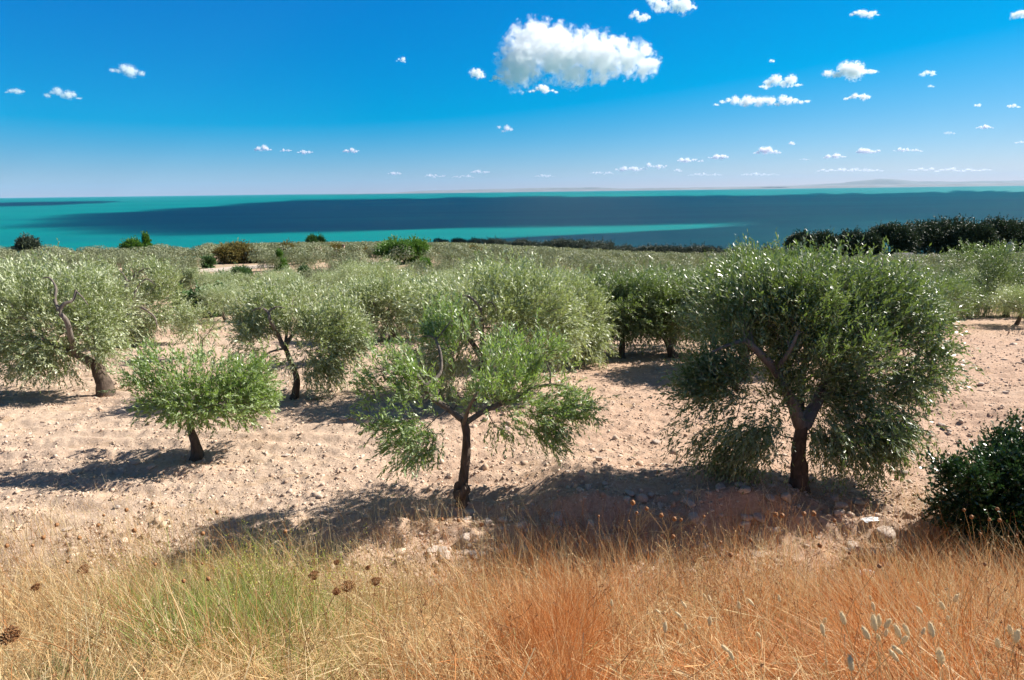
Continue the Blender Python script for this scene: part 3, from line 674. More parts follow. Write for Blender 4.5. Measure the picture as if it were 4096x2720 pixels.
order = np.argsort(cand[:, 1]); cand = cand[order]; zz = zz[order]; csc = csc[order]
NEARN = 283
side = np.abs(cand[:, 0]/cand[:, 1]) > 1.0          # beyond the picture's edges: filled with plain crowns below
cand = np.concatenate([cand[~side], cand[side]]); zz = np.concatenate([zz[~side], zz[side]]); csc = np.concatenate([csc[~side], csc[side]])
GL = 'olive trees of the grove beyond the front row'
roots = {}
LM = [(104, 'big left-edge tree'), (197, 'small bright tree'), (293, 'open-crowned tree'), (393, 'rounded tree'), (463, 'centre tree'), (622, 'drooping tree'), (674, 'crooked tree'), (799, 'largest tree'), (1006, 'right-edge tree')]
ORD = ('nearest', 'second nearest', 'third nearest', 'fourth nearest', 'fifth nearest', 'sixth nearest', 'seventh nearest', 'eighth nearest', 'ninth nearest', 'tenth nearest', 'eleventh nearest', 'twelfth nearest', 'thirteenth nearest', 'fourteenth nearest', 'fifteenth nearest')
seen = {}
def grove_label(x, y, z):
    px = proj((x, y, z+2))[0]; i = sum(px > q[0] for q in LM); seen[i] = seen.get(i, 0) + 1
    where = f'left of the {LM[0][1]}' if i == 0 else f'right of the {LM[-1][1]}' if i == len(LM) else f'behind and between {LM[i-1][1]} and {LM[i][1]}'
    n = seen[i]-1; return f'grove olive {where}, {ORD[n]} there' if n < len(ORD) else f'grove olive far {where}'
for k in range(min(NEARN, len(cand))):
    x, y = cand[k]; z = gz(x, y)-.05; s = rng.uniform(.64, .90)*(1 if csc[k] >= 1 else min(1, csc[k]*1.15)); rz = rng.uniform(0, 2*PI)
    if y < 62:
        dark = (x/y > .18 and rng.random() < .6)
        pi_ = rng.integers(0, 2)+10 if dark else rng.integers(0, 5)
        if pi_ not in roots:
            tm, cm = PROTO_D[pi_-10] if dark else PROTO[pi_]
            r = empty('olive_tree', (x, y, z), grove_label(x, y, z), 'olive tree', GL, rz, s)
            obj('trunk', tm, r); obj('crown', cm, r); roots[pi_] = r
        else: dup(roots[pi_], (x, y, z), rz, s, grove_label(x, y, z))
    else:
        o = obj('olive_tree', FARP[rng.integers(0, 4)], None, (x, y, z), rz, s)
        tag(o, 'small distant olive crown, one of many covering the slope towards the sea', 'olive tree', 'distant olive trees on the slope')
rest = cand[NEARN:]; zr = zz[NEARN:]
def low_crown(seed, n=230, l0=.35, l1=.7):
    r = np.random.default_rng(seed); d = rdir(r, n); d[:, 2] = np.abs(d[:, 2])*1.2-.25
    lob = .75 + .45*vnoise3(d*1.7+seed, seed); p = d*lob[:, None]*np.array([2.6, 2.6, 1.7]) + np.array([0, 0, 2.0])
    nn = unit(d + r.normal(size=(n, 3))*.5); tdir = unit(np.cross(nn, rdir(r, n))); L = r.uniform(l0, l1, n)
    p = p*(1-.28*r.random((n, 1))**1.5); b = Buf(); leaves(b, p - tdir*L[:, None]*.5, tdir, nn, L, L*.55, r); return b.V[0]
LOW = [low_crown(s) for s in range(6)]; MIDC = [low_crown(20+s, 900, .2, .38) for s in range(6)]
B = Buf()
for (x, y), z in zip(rest, zr):
    V = (MIDC if y < 200 else LOW)[rng.integers(0, 6)]; a = rng.uniform(0, 2*PI); s = rng.uniform(.75, 1.15)
    R2 = np.array([[math.cos(a), -math.sin(a), 0], [math.sin(a), math.cos(a), 0], [0, 0, 1]])
    B.add(V @ R2.T*s + np.array([x, y, z-.2]), np.arange(len(V)).reshape(-1, 4)[:, ::-1])
tag(obj('distant_olive_grove', B.mesh('distant_olive_grove', M_FARLEAF)), kind='stuff')

# ------------------------------------------------------------------ shrubs and single trees among the olives
def ground_at(px, py):
    b = hit(px, py); return np.array([b[0], b[1], gz(b[0], b[1])])
def shrub(name, label, cat, px, py, w, h, m, seed, leaf=.16, wr=.45, shape='round', group=None, dens=1.0, trunk=True, lift=.12, gap=.36, at=None):
    """px, py: middle of its foot; w, h: size in pixels at its own distance."""
    rng = np.random.default_rng(seed); base = ground_at(px, py) if at is None else np.array([(px-512)/F/.985*at, at, gz((px-512)/F/.985*at, at)])
    if at is not None: h = proj(base)[1] - py
    d0 = proj(base)[2]; wm = w/F*d0; hm = h/F*d0
    root = empty(name, base - [0, 0, .05], label, cat, group)
    if shape == 'cone':
        bl = [(0, 0, hm*f, wm*.5*(1.05-f)+.05, wm*.5*(1.05-f)+.05, hm*.17) for f in (.15, .3, .45, .6, .75, .9)]
    elif shape == 'umbrella':
        bl = [(math.cos(k*1.26)*wm*.26, math.sin(k*1.26)*wm*.26, hm*(.66+.09*rng.normal()), wm*.25, wm*.25, hm*.24) for k in range(5)] + [(0, 0, hm*.78, wm*.28, wm*.28, hm*.22), (wm*.1, 0, hm*.45, wm*.26, wm*.3, hm*.22)]
    else:
        bl = [(0, 0, hm*.55, wm*.38, wm*.38, hm*.42)] + [(math.cos(k*1.26+.4)*wm*.27, math.sin(k*1.26+.4)*wm*.27, hm*rng.uniform(.36, .62), wm*.22, wm*.22, hm*.28) for k in range(5)]
    nt_ = int(dens*160); tips = sample_tips(bl, nt_, rng, .4, gap, seed, 2.2/max(wm, .6))
    tips[:, 2] = np.maximum(tips[:, 2], hm*lift)
    Bc = Buf(); s = leaf
    sprays(Bc, tips, np.array([0, 0, hm*.4]), rng, 8, 7, s, wr, s*2.2, wm*.05, .5, .25)
    obj('crown', Bc.mesh('crown', m), root)
    if trunk:
        Bt = Buf(); r = max(.04, hm*.028)
        p, rr_ = limb(Bt, [np.array([0, 0, -.1]), np.array([rng.normal()*.03*hm, 0, hm*.25]), np.array([rng.normal()*.05*hm, 0, hm*.5])], r, r*.6, rng, 6, .1, .4)
        branch_out(Bt, list(p), list(rr_), tips[:25], rng, r*.4); obj('trunk', Bt.mesh('trunk', M_BARK, True), root)
    return root
shrub('fig_tree', 'low spreading fig tree with large dark green leaves on the open ground', 'fig tree', 205, 316, 44, 25, M_FIG, 301, .20, .85, dens=.9, gap=.42)
shrub('round_bush', 'dark round bush standing against the sea above the left grove', 'bush', 41, 239, 18, 11, M_COAST, 302, .4, .6, dens=1.6, trunk=False, at=144, lift=.55)
shrub('bushy_tree', 'bright green bushy tree rising behind the left grove edge', 'tree', 143, 241, 21, 15, M_BRIGHT, 303, .4, .6, at=140, dens=1.8)
shrub('narrow_tree', 'narrow bright green tree beside the bushy one at the sea edge', 'tree', 157, 239, 8, 15, M_BRIGHT, 304, .4, .6, 'cone', at=142, dens=1.8)
shrub('almond_tree', 'wide olive-brown tree behind the pale track', 'tree', 233, 263, 32, 19, M_RUST, 305, .32, .6, dens=1.6)
shrub('almond_tree', 'small yellow-brown tree right of the wide brown one', 'tree', 254, 263, 12, 12, M_RUST, 306, .28, .6)
shrub('almond_tree', 'rust-tinged tree with dark stems behind the bright conifer', 'tree', 289, 262, 19, 17, M_RUST, 307, .28, .6)
shrub('almond_tree', 'rust-coloured round tree left of the stone post', 'tree', 336, 258, 15, 12, M_RUST, 308, .32, .6)
shrub('conifer', 'bright green young conifer among grey olives right of the track', 'conifer', 281, 271, 13, 18, M_BRIGHT, 309, .22, .4, 'cone', dens=1.4)
shrub('pine_tree', 'broad bright green pine with a flat sprawling crown beside the gate', 'pine', 404, 263, 46, 20, M_BRIGHT, 310, .4, .5, 'umbrella', dens=2.2)
shrub('dark_bush', 'dark green bush at the right end of the pale track', 'bush', 241, 277, 20, 9, M_FIG, 311, .2, .6, trunk=False)
shrub('dark_bush', 'tall dark green bush between young olives below the track', 'bush', 222, 292, 14, 17, M_FIG, 312, .2, .6, trunk=False)
shrub('dark_bush', 'green bush in the grove right of the bright conifer', 'bush', 306, 281, 11, 13, M_FIG, 313, .2, .6, trunk=False)
shrub('dark_bush', 'dark green bush behind the left end of the track', 'bush', 209, 268, 10, 9, M_FIG, 314, .25, .6, trunk=False)
shrub('dark_bush', 'dark bush at the foot of the rust-tinged tree', 'bush', 303, 264, 11, 10, M_FIG, 315, .25, .6, trunk=False)
shrub('dark_bush', 'dark green bush in the sandy gap right of centre', 'bush', 538, 292, 17, 17, M_FIG, 316, .2, .6, trunk=False)
shrub('round_bush', 'green bush on the far ridge seen against the turquoise sea', 'bush', 322, 238, 15, 8, M_BRIGHT, 317, 1.1, .6, trunk=False, at=540, dens=2)
shrub('green_bush', 'yellow-green bush right of the stone post', 'bush', 352, 257, 8, 6, M_BRIGHT, 318, .35, .6, trunk=False)
shrub('green_bush', 'olive-brown low bush left of the sprawling pine', 'bush', 362, 258, 12, 7, M_RUST, 319, .35, .6, trunk=False)
shrub('green_bush', 'small bright green bush in the silvery canopy right of the gate', 'bush', 424, 269, 12, 7, M_BRIGHT, 320, .25, .6, trunk=False)
shrub('green_bush', 'green bush in the grove close below the dark coast trees', 'bush', 478, 264, 9, 8, M_BRIGHT, 321, .3, .6, trunk=False)
shrub('green_bush', 'tiny bright bush beside the reddish gap in the canopy', 'bush', 489, 264, 6, 5, M_BRIGHT, 322, .3, .6, trunk=False)
shrub('almond_tree', 'rust and green tree below the dark coast trees', 'tree', 473, 261, 12, 12, M_RUST, 323, .35, .6)
shrub('dark_bush', 'dark round bush in the middle of the grove near the coast trees', 'bush', 511, 266, 9, 8, M_FIG, 324, .3, .6, trunk=False)
# olives standing on the open ground by the fig tree
for k, (px, py, w, h, lb) in enumerate(((198, 297, 26, 32, 'young olive tree with two dark stems just behind the fig tree'), (181, 297, 22, 24, 'olive tree at the left side of the open ground, beside the fig tree'),
        (233, 303, 22, 26, 'thin grey olive tree right of the fig tree on open ground'), (262, 308, 40, 34, 'broad silvery olive tree right of the fig tree'), (250, 290, 26, 18, 'low olive tree between the track and the open ground'))):
    shrub('olive_tree', lb, 'olive tree', px, py, w, h, M_LEAF, 340+k, .12, .3, group='olive trees on the open ground by the fig tree', dens=2.0, lift=.28)

# dark trees along the coast and the pines at the right
GC = 'dark trees lining the coast edge'
rng = np.random.default_rng(55)
def coast_tree_mesh(seed):
    r = np.random.default_rng(seed); bl = rand_blobs(r, 4.2, 2.6); return crown_mesh(bl, 170, 5, 6, .28, .5, .5, .3, M_COAST, seed)[0]
CT = [coast_tree_mesh(400+k) for k in range(3)]
for px in np.arange(440, 800, 7.2):
    u = (px + rng.normal()*1.5 - 512)/F/.985
    r0 = float(coast_r(np.array(u)))*rng.uniform(.97, 1.0); x, y = u*r0, r0
    o = obj('coast_tree', CT[rng.integers(0, 3)], None, (x, y, gz(x, y)-.1), rng.uniform(0, 6.28), rng.uniform(1.1, 1.6)*min(1.4, r0/220))
    tag(o, 'dark green tree in the row along the coast edge', 'tree', GC)
for k, (px, w, top, sh, lb) in enumerate(((799, 20, 231, 'round', 'dark pine at the left end of the pine wood by the shore'), (820, 28, 230, 'round', 'second dark pine from the left end of the shore wood, with a ragged top'),
        (847, 24, 228, 'round', 'dark pine with a rounded top left of the low house'), (866, 18, 230, 'round', 'small dark pine close left of the house pine'),
        (889, 32, 225, 'umbrella', 'flat-topped dark pine over the left end of the low house'), (934, 48, 222, 'umbrella', 'widest umbrella pine, spreading over the right end of the low house'),
        (969, 26, 224, 'umbrella', 'dark umbrella pine between the widest and the tallest pine'), (996, 32, 219, 'umbrella', 'tallest dark pine above the white chimney'),
        (1015, 22, 222, 'umbrella', 'dark pine with a jagged crown at the right edge of the picture'), (1038, 30, 226, 'umbrella', 'dark pine cut off by the right edge'))):
    top += 6; u = (px-512)/F/.985; y = 172 + 5*(k % 3); x = u*y; z = gz(x, y)
    zt = P3(px, top, y*.99)[2]; dpt = proj((x, y, z))[2]; foot = proj((x, y, z))[1]
    shrub('pine_tree', lb, 'pine', px, foot, w*1.3, foot-top+2, M_PINE, 420+k, .5, .5, sh, 'dark pines by the shore', dens=5 if w > 25 else 3.6, lift=.10 if sh == 'round' else .22, gap=.22)
shrub('round_bush', 'round green bush in front of the tall shore pines', 'bush', 958, 250, 25, 12, M_FIG, 441, .3, .55, trunk=False, dens=1.6)
shrub('round_bush', 'low green bush in front of the low house', 'bush', 903, 252, 24, 9, M_FIG, 442, .3, .55, trunk=False, dens=1.4)
for k, px in enumerate((905, 911)):
    u = (px-512)/F/.985; y = 176; x = u*y; foot = proj((x, y, gz(x, y)))[1]
    shrub('cypress', ('thin dark cypress just right of the flat-topped pine', 'second thin dark cypress, nearer the widest umbrella pine')[k], 'cypress', px, foot, 4, foot-231, M_PINE, 445+k, .3, .4, 'cone', 'thin cypresses by the house')

# low house among the pines, white chimney, hut, posts, gate, pillars, track
def house(name, label, cat, c, L, Dp, h, rz, roofm, chim=False):
    root = empty(name, c, label, cat, None, rz)
    b = Buf(); b.box((0, 0, h/2), (L/2, Dp/2, h/2)); obj('wall', b.mesh('wall', M_WALL), root)
    b = Buf(); b.add([[-L/2-.3, -Dp/2-.4, h+.003], [L/2+.3, -Dp/2-.4, h+.003], [L/2+.3, Dp/2+.4, h+.003], [-L/2-.3, Dp/2+.4, h+.003], [-L/2-.3, 0, h+1.1], [L/2+.3, 0, h+1.1]],
                     [[0, 1, 5, 4], [2, 3, 4, 5]]); b.add([[-L/2-.3, -Dp/2-.4, h+.003], [L/2+.3, -Dp/2-.4, h+.003], [L/2+.3, Dp/2+.4, h+.003], [-L/2-.3, Dp/2+.4, h+.003]], [[3, 2, 1, 0]])
    b.add([[-L/2-.3, -Dp/2-.4, h+.003], [-L/2-.3, 0, h+1.1], [-L/2-.3, Dp/2+.4, h+.003], [L/2+.3, -Dp/2-.4, h+.003], [L/2+.3, Dp/2+.4, h+.003], [L/2+.3, 0, h+1.1]], [[0, 1, 2], [3, 4, 5]])
    obj('roof', b.mesh('roof', roofm), root)
    n = max(1, int(L/3))
    for k in range(n):
        b = Buf(); b.box((-L/2 + (k+.5)*L/n, -Dp/2-.02, h*.55), (.45, .03, .55)); obj('window', b.mesh('window', M_GLASS), root)
    return root
u = (914-512)/F/.985; y = 163.; house('house', 'low grey house with a tiled roof tucked under the shore pines', 'house', (u*y, y, gz(u*y, y)-.9), 11, 5, 3.0, .1, M_ROOFT)
u = (897-512)/F/.985; y = 166.; house('house', 'small grey outbuilding left of the tiled house under the pines', 'house', (u*y, y, gz(u*y, y)-.4), 4.5, 4, 3.2, -.1, M_ROOFG)
u = (1001-512)/F/.985; y = 158.
ch = empty('chimney_tower', (u*y, y, gz(u*y, y)), 'white chimney-like tower among the pines at the right', 'chimney')
b = Buf(); b.box((0, 0, 2.6), (.55, .55, 2.7)); obj('shaft', b.mesh('shaft', M_WALL), ch)
b = Buf(); b.box((0, 0, 5.40), (.75, .75, .1)); b.box((0, 0, 5.75), (.4, .4, .25)); obj('cap', b.mesh('cap', M_WALL), ch)
c = ground_at(328, 258); house('hut', 'tiny hut with a pale pink roof among the far olives', 'hut', c, 4.5, 3.5, 1.6, .2, M_PINKC)
c = ground_at(344, 257); st = empty('stone_post', c, 'tall dark reddish stone post left of the yellow-green bush', 'post')
b = Buf(); b.box((0, 0, 1.3), (.32, .32, 1.5)); obj('shaft', b.mesh('shaft', M_PINKC), st); b = Buf(); b.box((0, 0, 2.9), (.42, .42, .097)); obj('cap', b.mesh('cap', M_IRON), st)
c = ground_at(390, 268.5); sc_ = proj(c)[2]/F
gt = empty('gate', c, 'arched iron gate between two pale posts in front of the sprawling pine', 'gate')
for k, xx in enumerate((-4.2*sc_, 4.2*sc_)):
    b = Buf(); b.box((xx, 0, 3.2*sc_), (.9*sc_, .9*sc_, 3.4*sc_)); b.box((xx, 0, 6.85*sc_), (1.1*sc_, 1.1*sc_, .25*sc_)); obj('post', b.mesh('post', M_WALL), gt)
b = Buf(); th = np.linspace(0, PI, 11)
b.tube(np.stack([np.cos(th)*3.1*sc_, th*0, 5.2*sc_ + np.sin(th)*1.9*sc_], 1), np.full(11, .035), 5)
for q in np.linspace(-2.6, 2.6, 9): b.tube([[q*sc_, 0, .1], [q*sc_, 0, (5.2+1.9*math.sqrt(max(0, 1-(q/3.1)**2)))*sc_]], [.018, .018], 4)
b.tube([[-3.1*sc_, 0, .5], [3.1*sc_, 0, .5]], [.025, .025], 4); obj('leaf', b.mesh('leaf', M_IRON), gt)
for k, (px, py, hh_, lb) in enumerate(((121, 278, 9.5, 'taller pink brick pillar with a bundle of rusty bars on top, beside the left grove'), (132, 276, 7, 'shorter pink brick pillar with rusty bars, right of the taller one'))):
    c = ground_at(px, py); s_ = proj(c)[2]/F; pr = empty('brick_pillar', c, lb, 'pillar', 'unfinished brick pillars')
    b = Buf(); b.box((0, 0, hh_*.5*s_), (1.7*s_, 1.7*s_, (hh_*.5+.3)*s_)); obj('shaft', b.mesh('shaft', M_PINKC), pr)
    b = Buf()
    for q in range(6):
        a = q*1.05; b.tube([[math.cos(a)*1.2*s_, math.sin(a)*1.2*s_, hh_*.9*s_], [math.cos(a)*1.4*s_, math.sin(a)*1.4*s_, (hh_+5+rng.normal()*.6)*s_]], [.035, .03], 4)
    obj('rusty_bars', b.mesh('rusty_bars', M_IRON), pr)
M_TRACK = plain('pale_track', (.42, .34, .27), (.60, .51, .43), 1.2)
def track(name, pts, wid):
    b = Buf(); P = smooth_path([ground_at(*p)[:2] for p in pts], 8); T = unit(np.gradient(P, axis=0)); Nn = np.stack([-T[:, 1], T[:, 0]], 1)
    rows = []
    for q in np.linspace(-1, 1, 5):
        Q = P + Nn*wid*.5*q; rows.append(np.column_stack([Q, Hgt(Q[:, 0], Q[:, 1]) + .06]))
    n = len(P); V = np.array(rows).reshape(-1, 3); i, j = np.meshgrid(np.arange(4), np.arange(n-1), indexing='ij'); i = i.ravel(); j = j.ravel()
    b.add(V, np.stack([i*n+j, i*n+j+1, (i+1)*n+j+1, (i+1)*n+j], 1)[:, ::-1])
    tag(obj(name, b.mesh(name, M_TRACK, True)), kind='structure')
track('dirt_track', [(196, 270), (212, 270.5), (228, 269.5), (246, 267.5), (275, 266)], 7.0)

# ------------------------------------------------------------------ mastic bush in the right corner
hero('mastic_bush', 'dense dark green mastic bush at the right edge above the dry grass', (1016, 548), 0, [(1016, 520, 0), (1012, 500, 0)],
     [([(1014, 512, 0), (985, 490, -.2), (965, 475, -.3)], .035, .01), ([(1014, 512, 0), (1030, 480, .2), (1040, 450, .3)], .04, .01)],
     [(1010, 494, 0, 34, 40, .7), (1046, 470, .2, 40, 44, .8), (966, 478, -.2, 22, 13, .3), (985, 520, -.1, 38, 34, .6), (1030, 525, -.2, 50, 36, .7), (1006, 466, .2, 18, 14, .4)],
     M_BUSH, 31, 620, 9, 9, .042, .05, cat='bush', upb=.6, droop=.1, gap=.22, tl=.17, clump=.10, wr=.42, flare=.3, inner=.3, stem=.0, sub=.01)

# ------------------------------------------------------------------ stones
def ico(sub=0):
    import bmesh
    bm = bmesh.new(); bmesh.ops.create_icosphere(bm, subdivisions=sub+1, radius=1.0); V = np.array([v.co[:] for v in bm.verts]); Fc = np.array([[v.index for v in f.verts] for f in bm.faces]); bm.free(); return V, Fc
IV0, IF0 = ico(0); IV2, IF2 = ico(2)
rng = np.random.default_rng(91)
def stone_mesh(seed):
    r = np.random.default_rng(seed); V = IV2.copy()
    for k in range(9):
        n_ = unit(r.normal(size=3)); c = r.uniform(.45, .85); d = V @ n_; V = V - np.clip(d-c, 0, None)[:, None]*n_
    V = V*(1 + .18*(fbm3(V*1.6+seed*3.1, 3, seed)-.5))[:, None]*np.array([1.15, .95, .72]); b = Buf(); b.add(V, IF2); return b.mesh('stone', M_STONE)
ST = [stone_mesh(k) for k in range(7)]
big = [(522, 545-18, .16), (135, 463, .14), (152, 468, .13), (78, 473, .15), (345, 420, .16), (313, 400, .14), (286, 456, .12), (600, 460, .13), (505, 430, .14), (655, 443, .14), (740, 486, .15), (722, 488, .15),
       (811, 482, .17), (770, 499, .14), (858, 505, .14), (835, 500, .12), (905, 474, .13), (640, 500, .15), (555, 518, .17), (590, 527, .15), (690, 505, .16), (905, 372, .15), (980, 385, .15), (940, 425, .13), (760, 520, .15), (883, 534, .26)]
for k in range(62):
    y = rng.uniform(8.2, 21); x = rng.uniform(-.95, .95)*y; big.append((x, y, rng.uniform(.04, .095)*(1+.02*y)))
for k in range(70):
    x = rng.uniform(-1.2, 5.2); big.append((x, float(bank_edge(np.array([x]))[0]) - rng.uniform(-.5, 1.0), rng.uniform(.06, .17)))
for k, (a, b_, s) in enumerate(big):
    if k < 26: c = ground_at(a, b_)
    else: c = np.array([a, b_, gz(a, b_)])
    s = s*.66
    o = obj('stone', ST[k % 7], None, c + [0, 0, s*.22], rng.uniform(0, 6.28), (s*rng.uniform(.8, 1.25), s*rng.uniform(.8, 1.2), s*rng.uniform(.7, 1.1)))
    tag(o, 'pale limestone lying loose on the bare stony soil', 'stone', 'stones lying on the bare soil')
n = 95000
yy = 7.0 + 30*rng.random(n)**1.7; xx = rng.uniform(-1.0, 1.0, n)*(yy+1)
thin = vnoise2(xx*.7, yy*.9, 61) + .35*vnoise2(xx*3, yy*3, 62); kp = thin > .30; xx = xx[kp]; yy = yy[kp]; n = len(xx)
ss = np.exp(rng.normal(-4.7, .60, n)); ss = np.clip(ss, .005, .07)*(1 + .02*yy)
zz_ = Hgt(xx, yy) + ss*.12
sq = rng.uniform(.65, 1.25, (n, 3))*ss[:, None]; a = rng.uniform(0, 6.28, n)
V = IV0[None]*(1 + .34*rng.normal(size=(n, len(IV0), 1)).clip(-1.1, 1.3))*sq[:, None, :]
ca, sa = np.cos(a)[:, None], np.sin(a)[:, None]
V = np.stack([V[..., 0]*ca - V[..., 1]*sa, V[..., 0]*sa + V[..., 1]*ca, V[..., 2]*.75], -1) + np.stack([xx, yy, zz_], -1)[:, None, :]
B = Buf(); B.add(V.reshape(-1, 3), (IF0[None] + (np.arange(n)*len(IV0))[:, None, None]).reshape(-1, 3))
tag(obj('pebbles', B.mesh('pebbles', M_PEBBLE)), kind='stuff')

# ------------------------------------------------------------------ roadside grass
def blades(B, P, up, L, wd, lean, rng, seg=3):
    n = len(P); t_ = np.linspace(0, 1, seg+1)
    pts = P[:, None] + up[:, None]*(L[:, None]*t_)[..., None] + lean[:, None]*(L[:, None]*t_**2)[..., None]
    az = rng.uniform(0, 2*PI, n); s = np.stack([np.cos(az), np.sin(az)*.5, np.zeros(n)], 1); s = unit(s)
    wv = (wd[:, None]*(1 - .85*t_**1.5))[..., None]*s[:, None]*.5
    V = np.stack([pts-wv, pts+wv], 2).reshape(n, -1, 3)
    k = np.arange(seg); q = np.stack([2*k, 2*k+1, 2*k+3, 2*k+2], 1)
    B.add(V.reshape(-1, 3), (q[None] + (np.arange(n)*(2*seg+2))[:, None, None]).reshape(-1, 4))
def scatter(n, y0, y1, rng, pw=1.0, spread=1.02, pad=.5):
    y = y0 + (y1-y0)*rng.random(n)**pw; x = rng.uniform(-1, 1, n)*(y*spread+pad)
    return x, y
def grass(name, n, keepf, m, hmin, hmax, wmin, wmax, lean, rng, y0=.9, y1=7.6, pw=.85, tilt=.22, xy=None):
    x, y = xy if xy else scatter(n, y0, y1, rng, pw); n = len(x); k = rng.random(n) < keepf(x, y); x = x[k]; y = y[k]; n = len(x)
    P = np.stack([x, y, Hgt(x, y)-.01], 1); up = unit(np.stack([rng.normal(size=n)*tilt + lean*.6, rng.normal(size=n)*tilt, np.ones(n)], 1))
    cl = (.6 + .8*vnoise2(x*1.3, y*1.3, 71))*np.interp(x/np.maximum(y, .5), [-.85, -.6, -.5, -.35, -.1, .05, .12, .25, .5, .58, .64, .70, .85], [1.2, 1.1, 1.15, .85, .8, .9, 1.05, .9, .85, .62, .62, 1.15, 1.2]); L = np.minimum(rng.uniform(hmin, hmax, n)*cl*np.interp(y, [.8, 2.4, 3.6, 5.5, 8], [.42, .72, .95, .85, .70]), .95)
    ln = np.stack([rng.normal(size=n)*.22 + lean, rng.normal(size=n)*.18, -np.abs(rng.normal(size=n))*.22], 1)
    B = Buf(); blades(B, P, up, L, rng.uniform(wmin, wmax, n), ln, rng)
    tag(obj(name, B.mesh(name, m)), kind='stuff')
u_ = lambda x, y: x/np.maximum(y, .5)
fade = lambda y: 1 - .90*sstep(5.6, 7.9, y)
patch = lambda x, y: .14 + .86*sstep(.36, .58, vnoise2(x*.9, y*.9, 81))
rng = np.random.default_rng(33)
orange_w = lambda x, y: np.clip(sstep(-.40, .10, u_(x, y))*.80 + .9*np.exp(-((u_(x, y)-.10)/.07)**2), .06, 1)
grass('dry_straw_grass', 66000, lambda x, y: fade(y)*patch(x, y)*(1-.62*orange_w(x, y)), M_STRAW, .25, .85, .0035, .0085, -.10, rng, tilt=.42, y1=8.2)
grass('orange_dry_grass', 62000, lambda x, y: fade(y)*orange_w(x, y)*(.4+.6*patch(x+9, y)), M_ORANGE, .30, .88, .003, .0066, -.16, rng, tilt=.2, y1=8.0)
x_c, y_c = 0.32, 3.1
yc = np.clip(rng.normal(3.3, 1.0, 5200), 1.5, 6.2); xc = yc*(.095 + .06*rng.normal(size=5200))
grass('orange_grass_clump', 0, lambda x, y: 1 + 0*x, M_RUSTY, .55, 1.15, .003, .0055, -.02, rng, tilt=.09, xy=(xc, yc))
grass('upright_stalks', 8500, lambda x, y: .35 + .65*sstep(.42, .6, vnoise2(x*1.1+3, y*1.1, 141)), M_PALE, .75, 1.35, .0028, .005, -.05, rng, 3.2, 8.4, .75, .14)
grass('upright_rust_stalks', 8500, lambda x, y: (.2+.8*orange_w(x, y))*(.3 + .7*sstep(.42, .6, vnoise2(x*1.1+8, y*1.1, 143))), M_RUSTY, .75, 1.35, .0028, .005, -.10, rng, 2.8, 8.2, .75, .14)
yc = np.clip(rng.normal(2.8, 1.1, 6500), 1.3, 6); xc = yc*(.50 + .24*rng.normal(size=6500))
grass('orange_grass_drift', 0, lambda x, y: 1 + 0*x, M_RUSTY, .50, .85, .003, .006, -.30, rng, tilt=.12, xy=(xc, yc))
grass('pale_grass_stems', 6500, lambda x, y: fade(y)*.8, M_PALE, .45, .92, .003, .0055, -.10, rng, tilt=.33, y1=8.0)
yc = np.clip(rng.normal(5.2, .95, 8500), 3.0, 7.6); xc = yc*(-.50 + .12*rng.normal(size=8500))
grass('green_weeds', 0, lambda x, y: 1 + 0*x, M_GREEN, .35, .80, .003, .007, .0, rng, tilt=.40, xy=(xc, yc))
yc = np.clip(rng.normal(2.3, .5, 3000), 1.3, 3.6); xc = yc*(-.90 + .06*rng.normal(size=3000))
grass('dark_weeds', 0, lambda x, y: 1 + 0*x, M_FIG, .3, .6, .004, .009, .0, rng, tilt=.45, xy=(xc, yc))
yc = np.clip(rng.normal(5.8, .7, 220), 4.2, 7.6); xc = yc*(-.47 + .10*rng.normal(size=220)); zc = Hgt(xc, yc) + rng.uniform(.35, .85, 220)
B = Buf(); q = rdir(rng, 1760); leaves(B, np.repeat(np.stack([xc, yc, zc], 1), 8, 0) + rng.normal(size=(1760, 3))*.022, q, rdir(rng, 1760), np.full(1760, .018), np.full(1760, .010), rng)
tag(obj('yellow_weed_flowers', B.mesh('yellow_weed_flowers', M_YELLOW)), kind='stuff')
def litter(name, n, m, rng, keepf, y0, y1, l0, l1, w0, w1, pw=1.0):
    x, y = scatter(n, y0, y1, rng, pw); k = rng.random(n) < keepf(x, y); x = x[k]; y = y[k]; n = len(x)
    P = np.stack([x, y, Hgt(x, y)+.012+rng.random(n)*.02], 1); a = rng.uniform(0, 2*PI, n)
    up = unit(np.stack([np.cos(a), np.sin(a), rng.normal(size=n)*.3+.12], 1)); L = rng.uniform(l0, l1, n)
    B = Buf(); blades(B, P, up, L, rng.uniform(w0, w1, n), np.stack([rng.normal(size=n)*.3, rng.normal(size=n)*.3, -.15*np.ones(n)], 1), rng, 2)
    tag(obj(name, B.mesh(name, m)), kind='stuff')
litter('matted_straw', 62000, M_MAT, rng, lambda x, y: fade(y)*.9+.05, .8, 8.2, .12, .40, .004, .008, .9)
def tangle(name, n, m, rng, keepf, y0, y1):
    x, y = scatter(n, y0, y1, rng, .9); k = rng.random(n) < keepf(x, y); x = x[k]; y = y[k]; n = len(x)
    P = np.stack([x, y, Hgt(x, y) + .06 + .45*rng.random(n)**1.3*(1.1-.07*y)], 1); a = rng.uniform(0, 2*PI, n)
    up = unit(np.stack([np.cos(a), np.sin(a)*.7, rng.normal(size=n)*.45], 1)); L = rng.uniform(.15, .5, n)
    B = Buf(); blades(B, P - up*L[:, None]*.5, up, L, rng.uniform(.003, .0065, n), np.stack([rng.normal(size=n)*.25, rng.normal(size=n)*.25, -.12*np.ones(n)], 1), rng, 3)
    tag(obj(name, B.mesh(name, m)), kind='stuff')
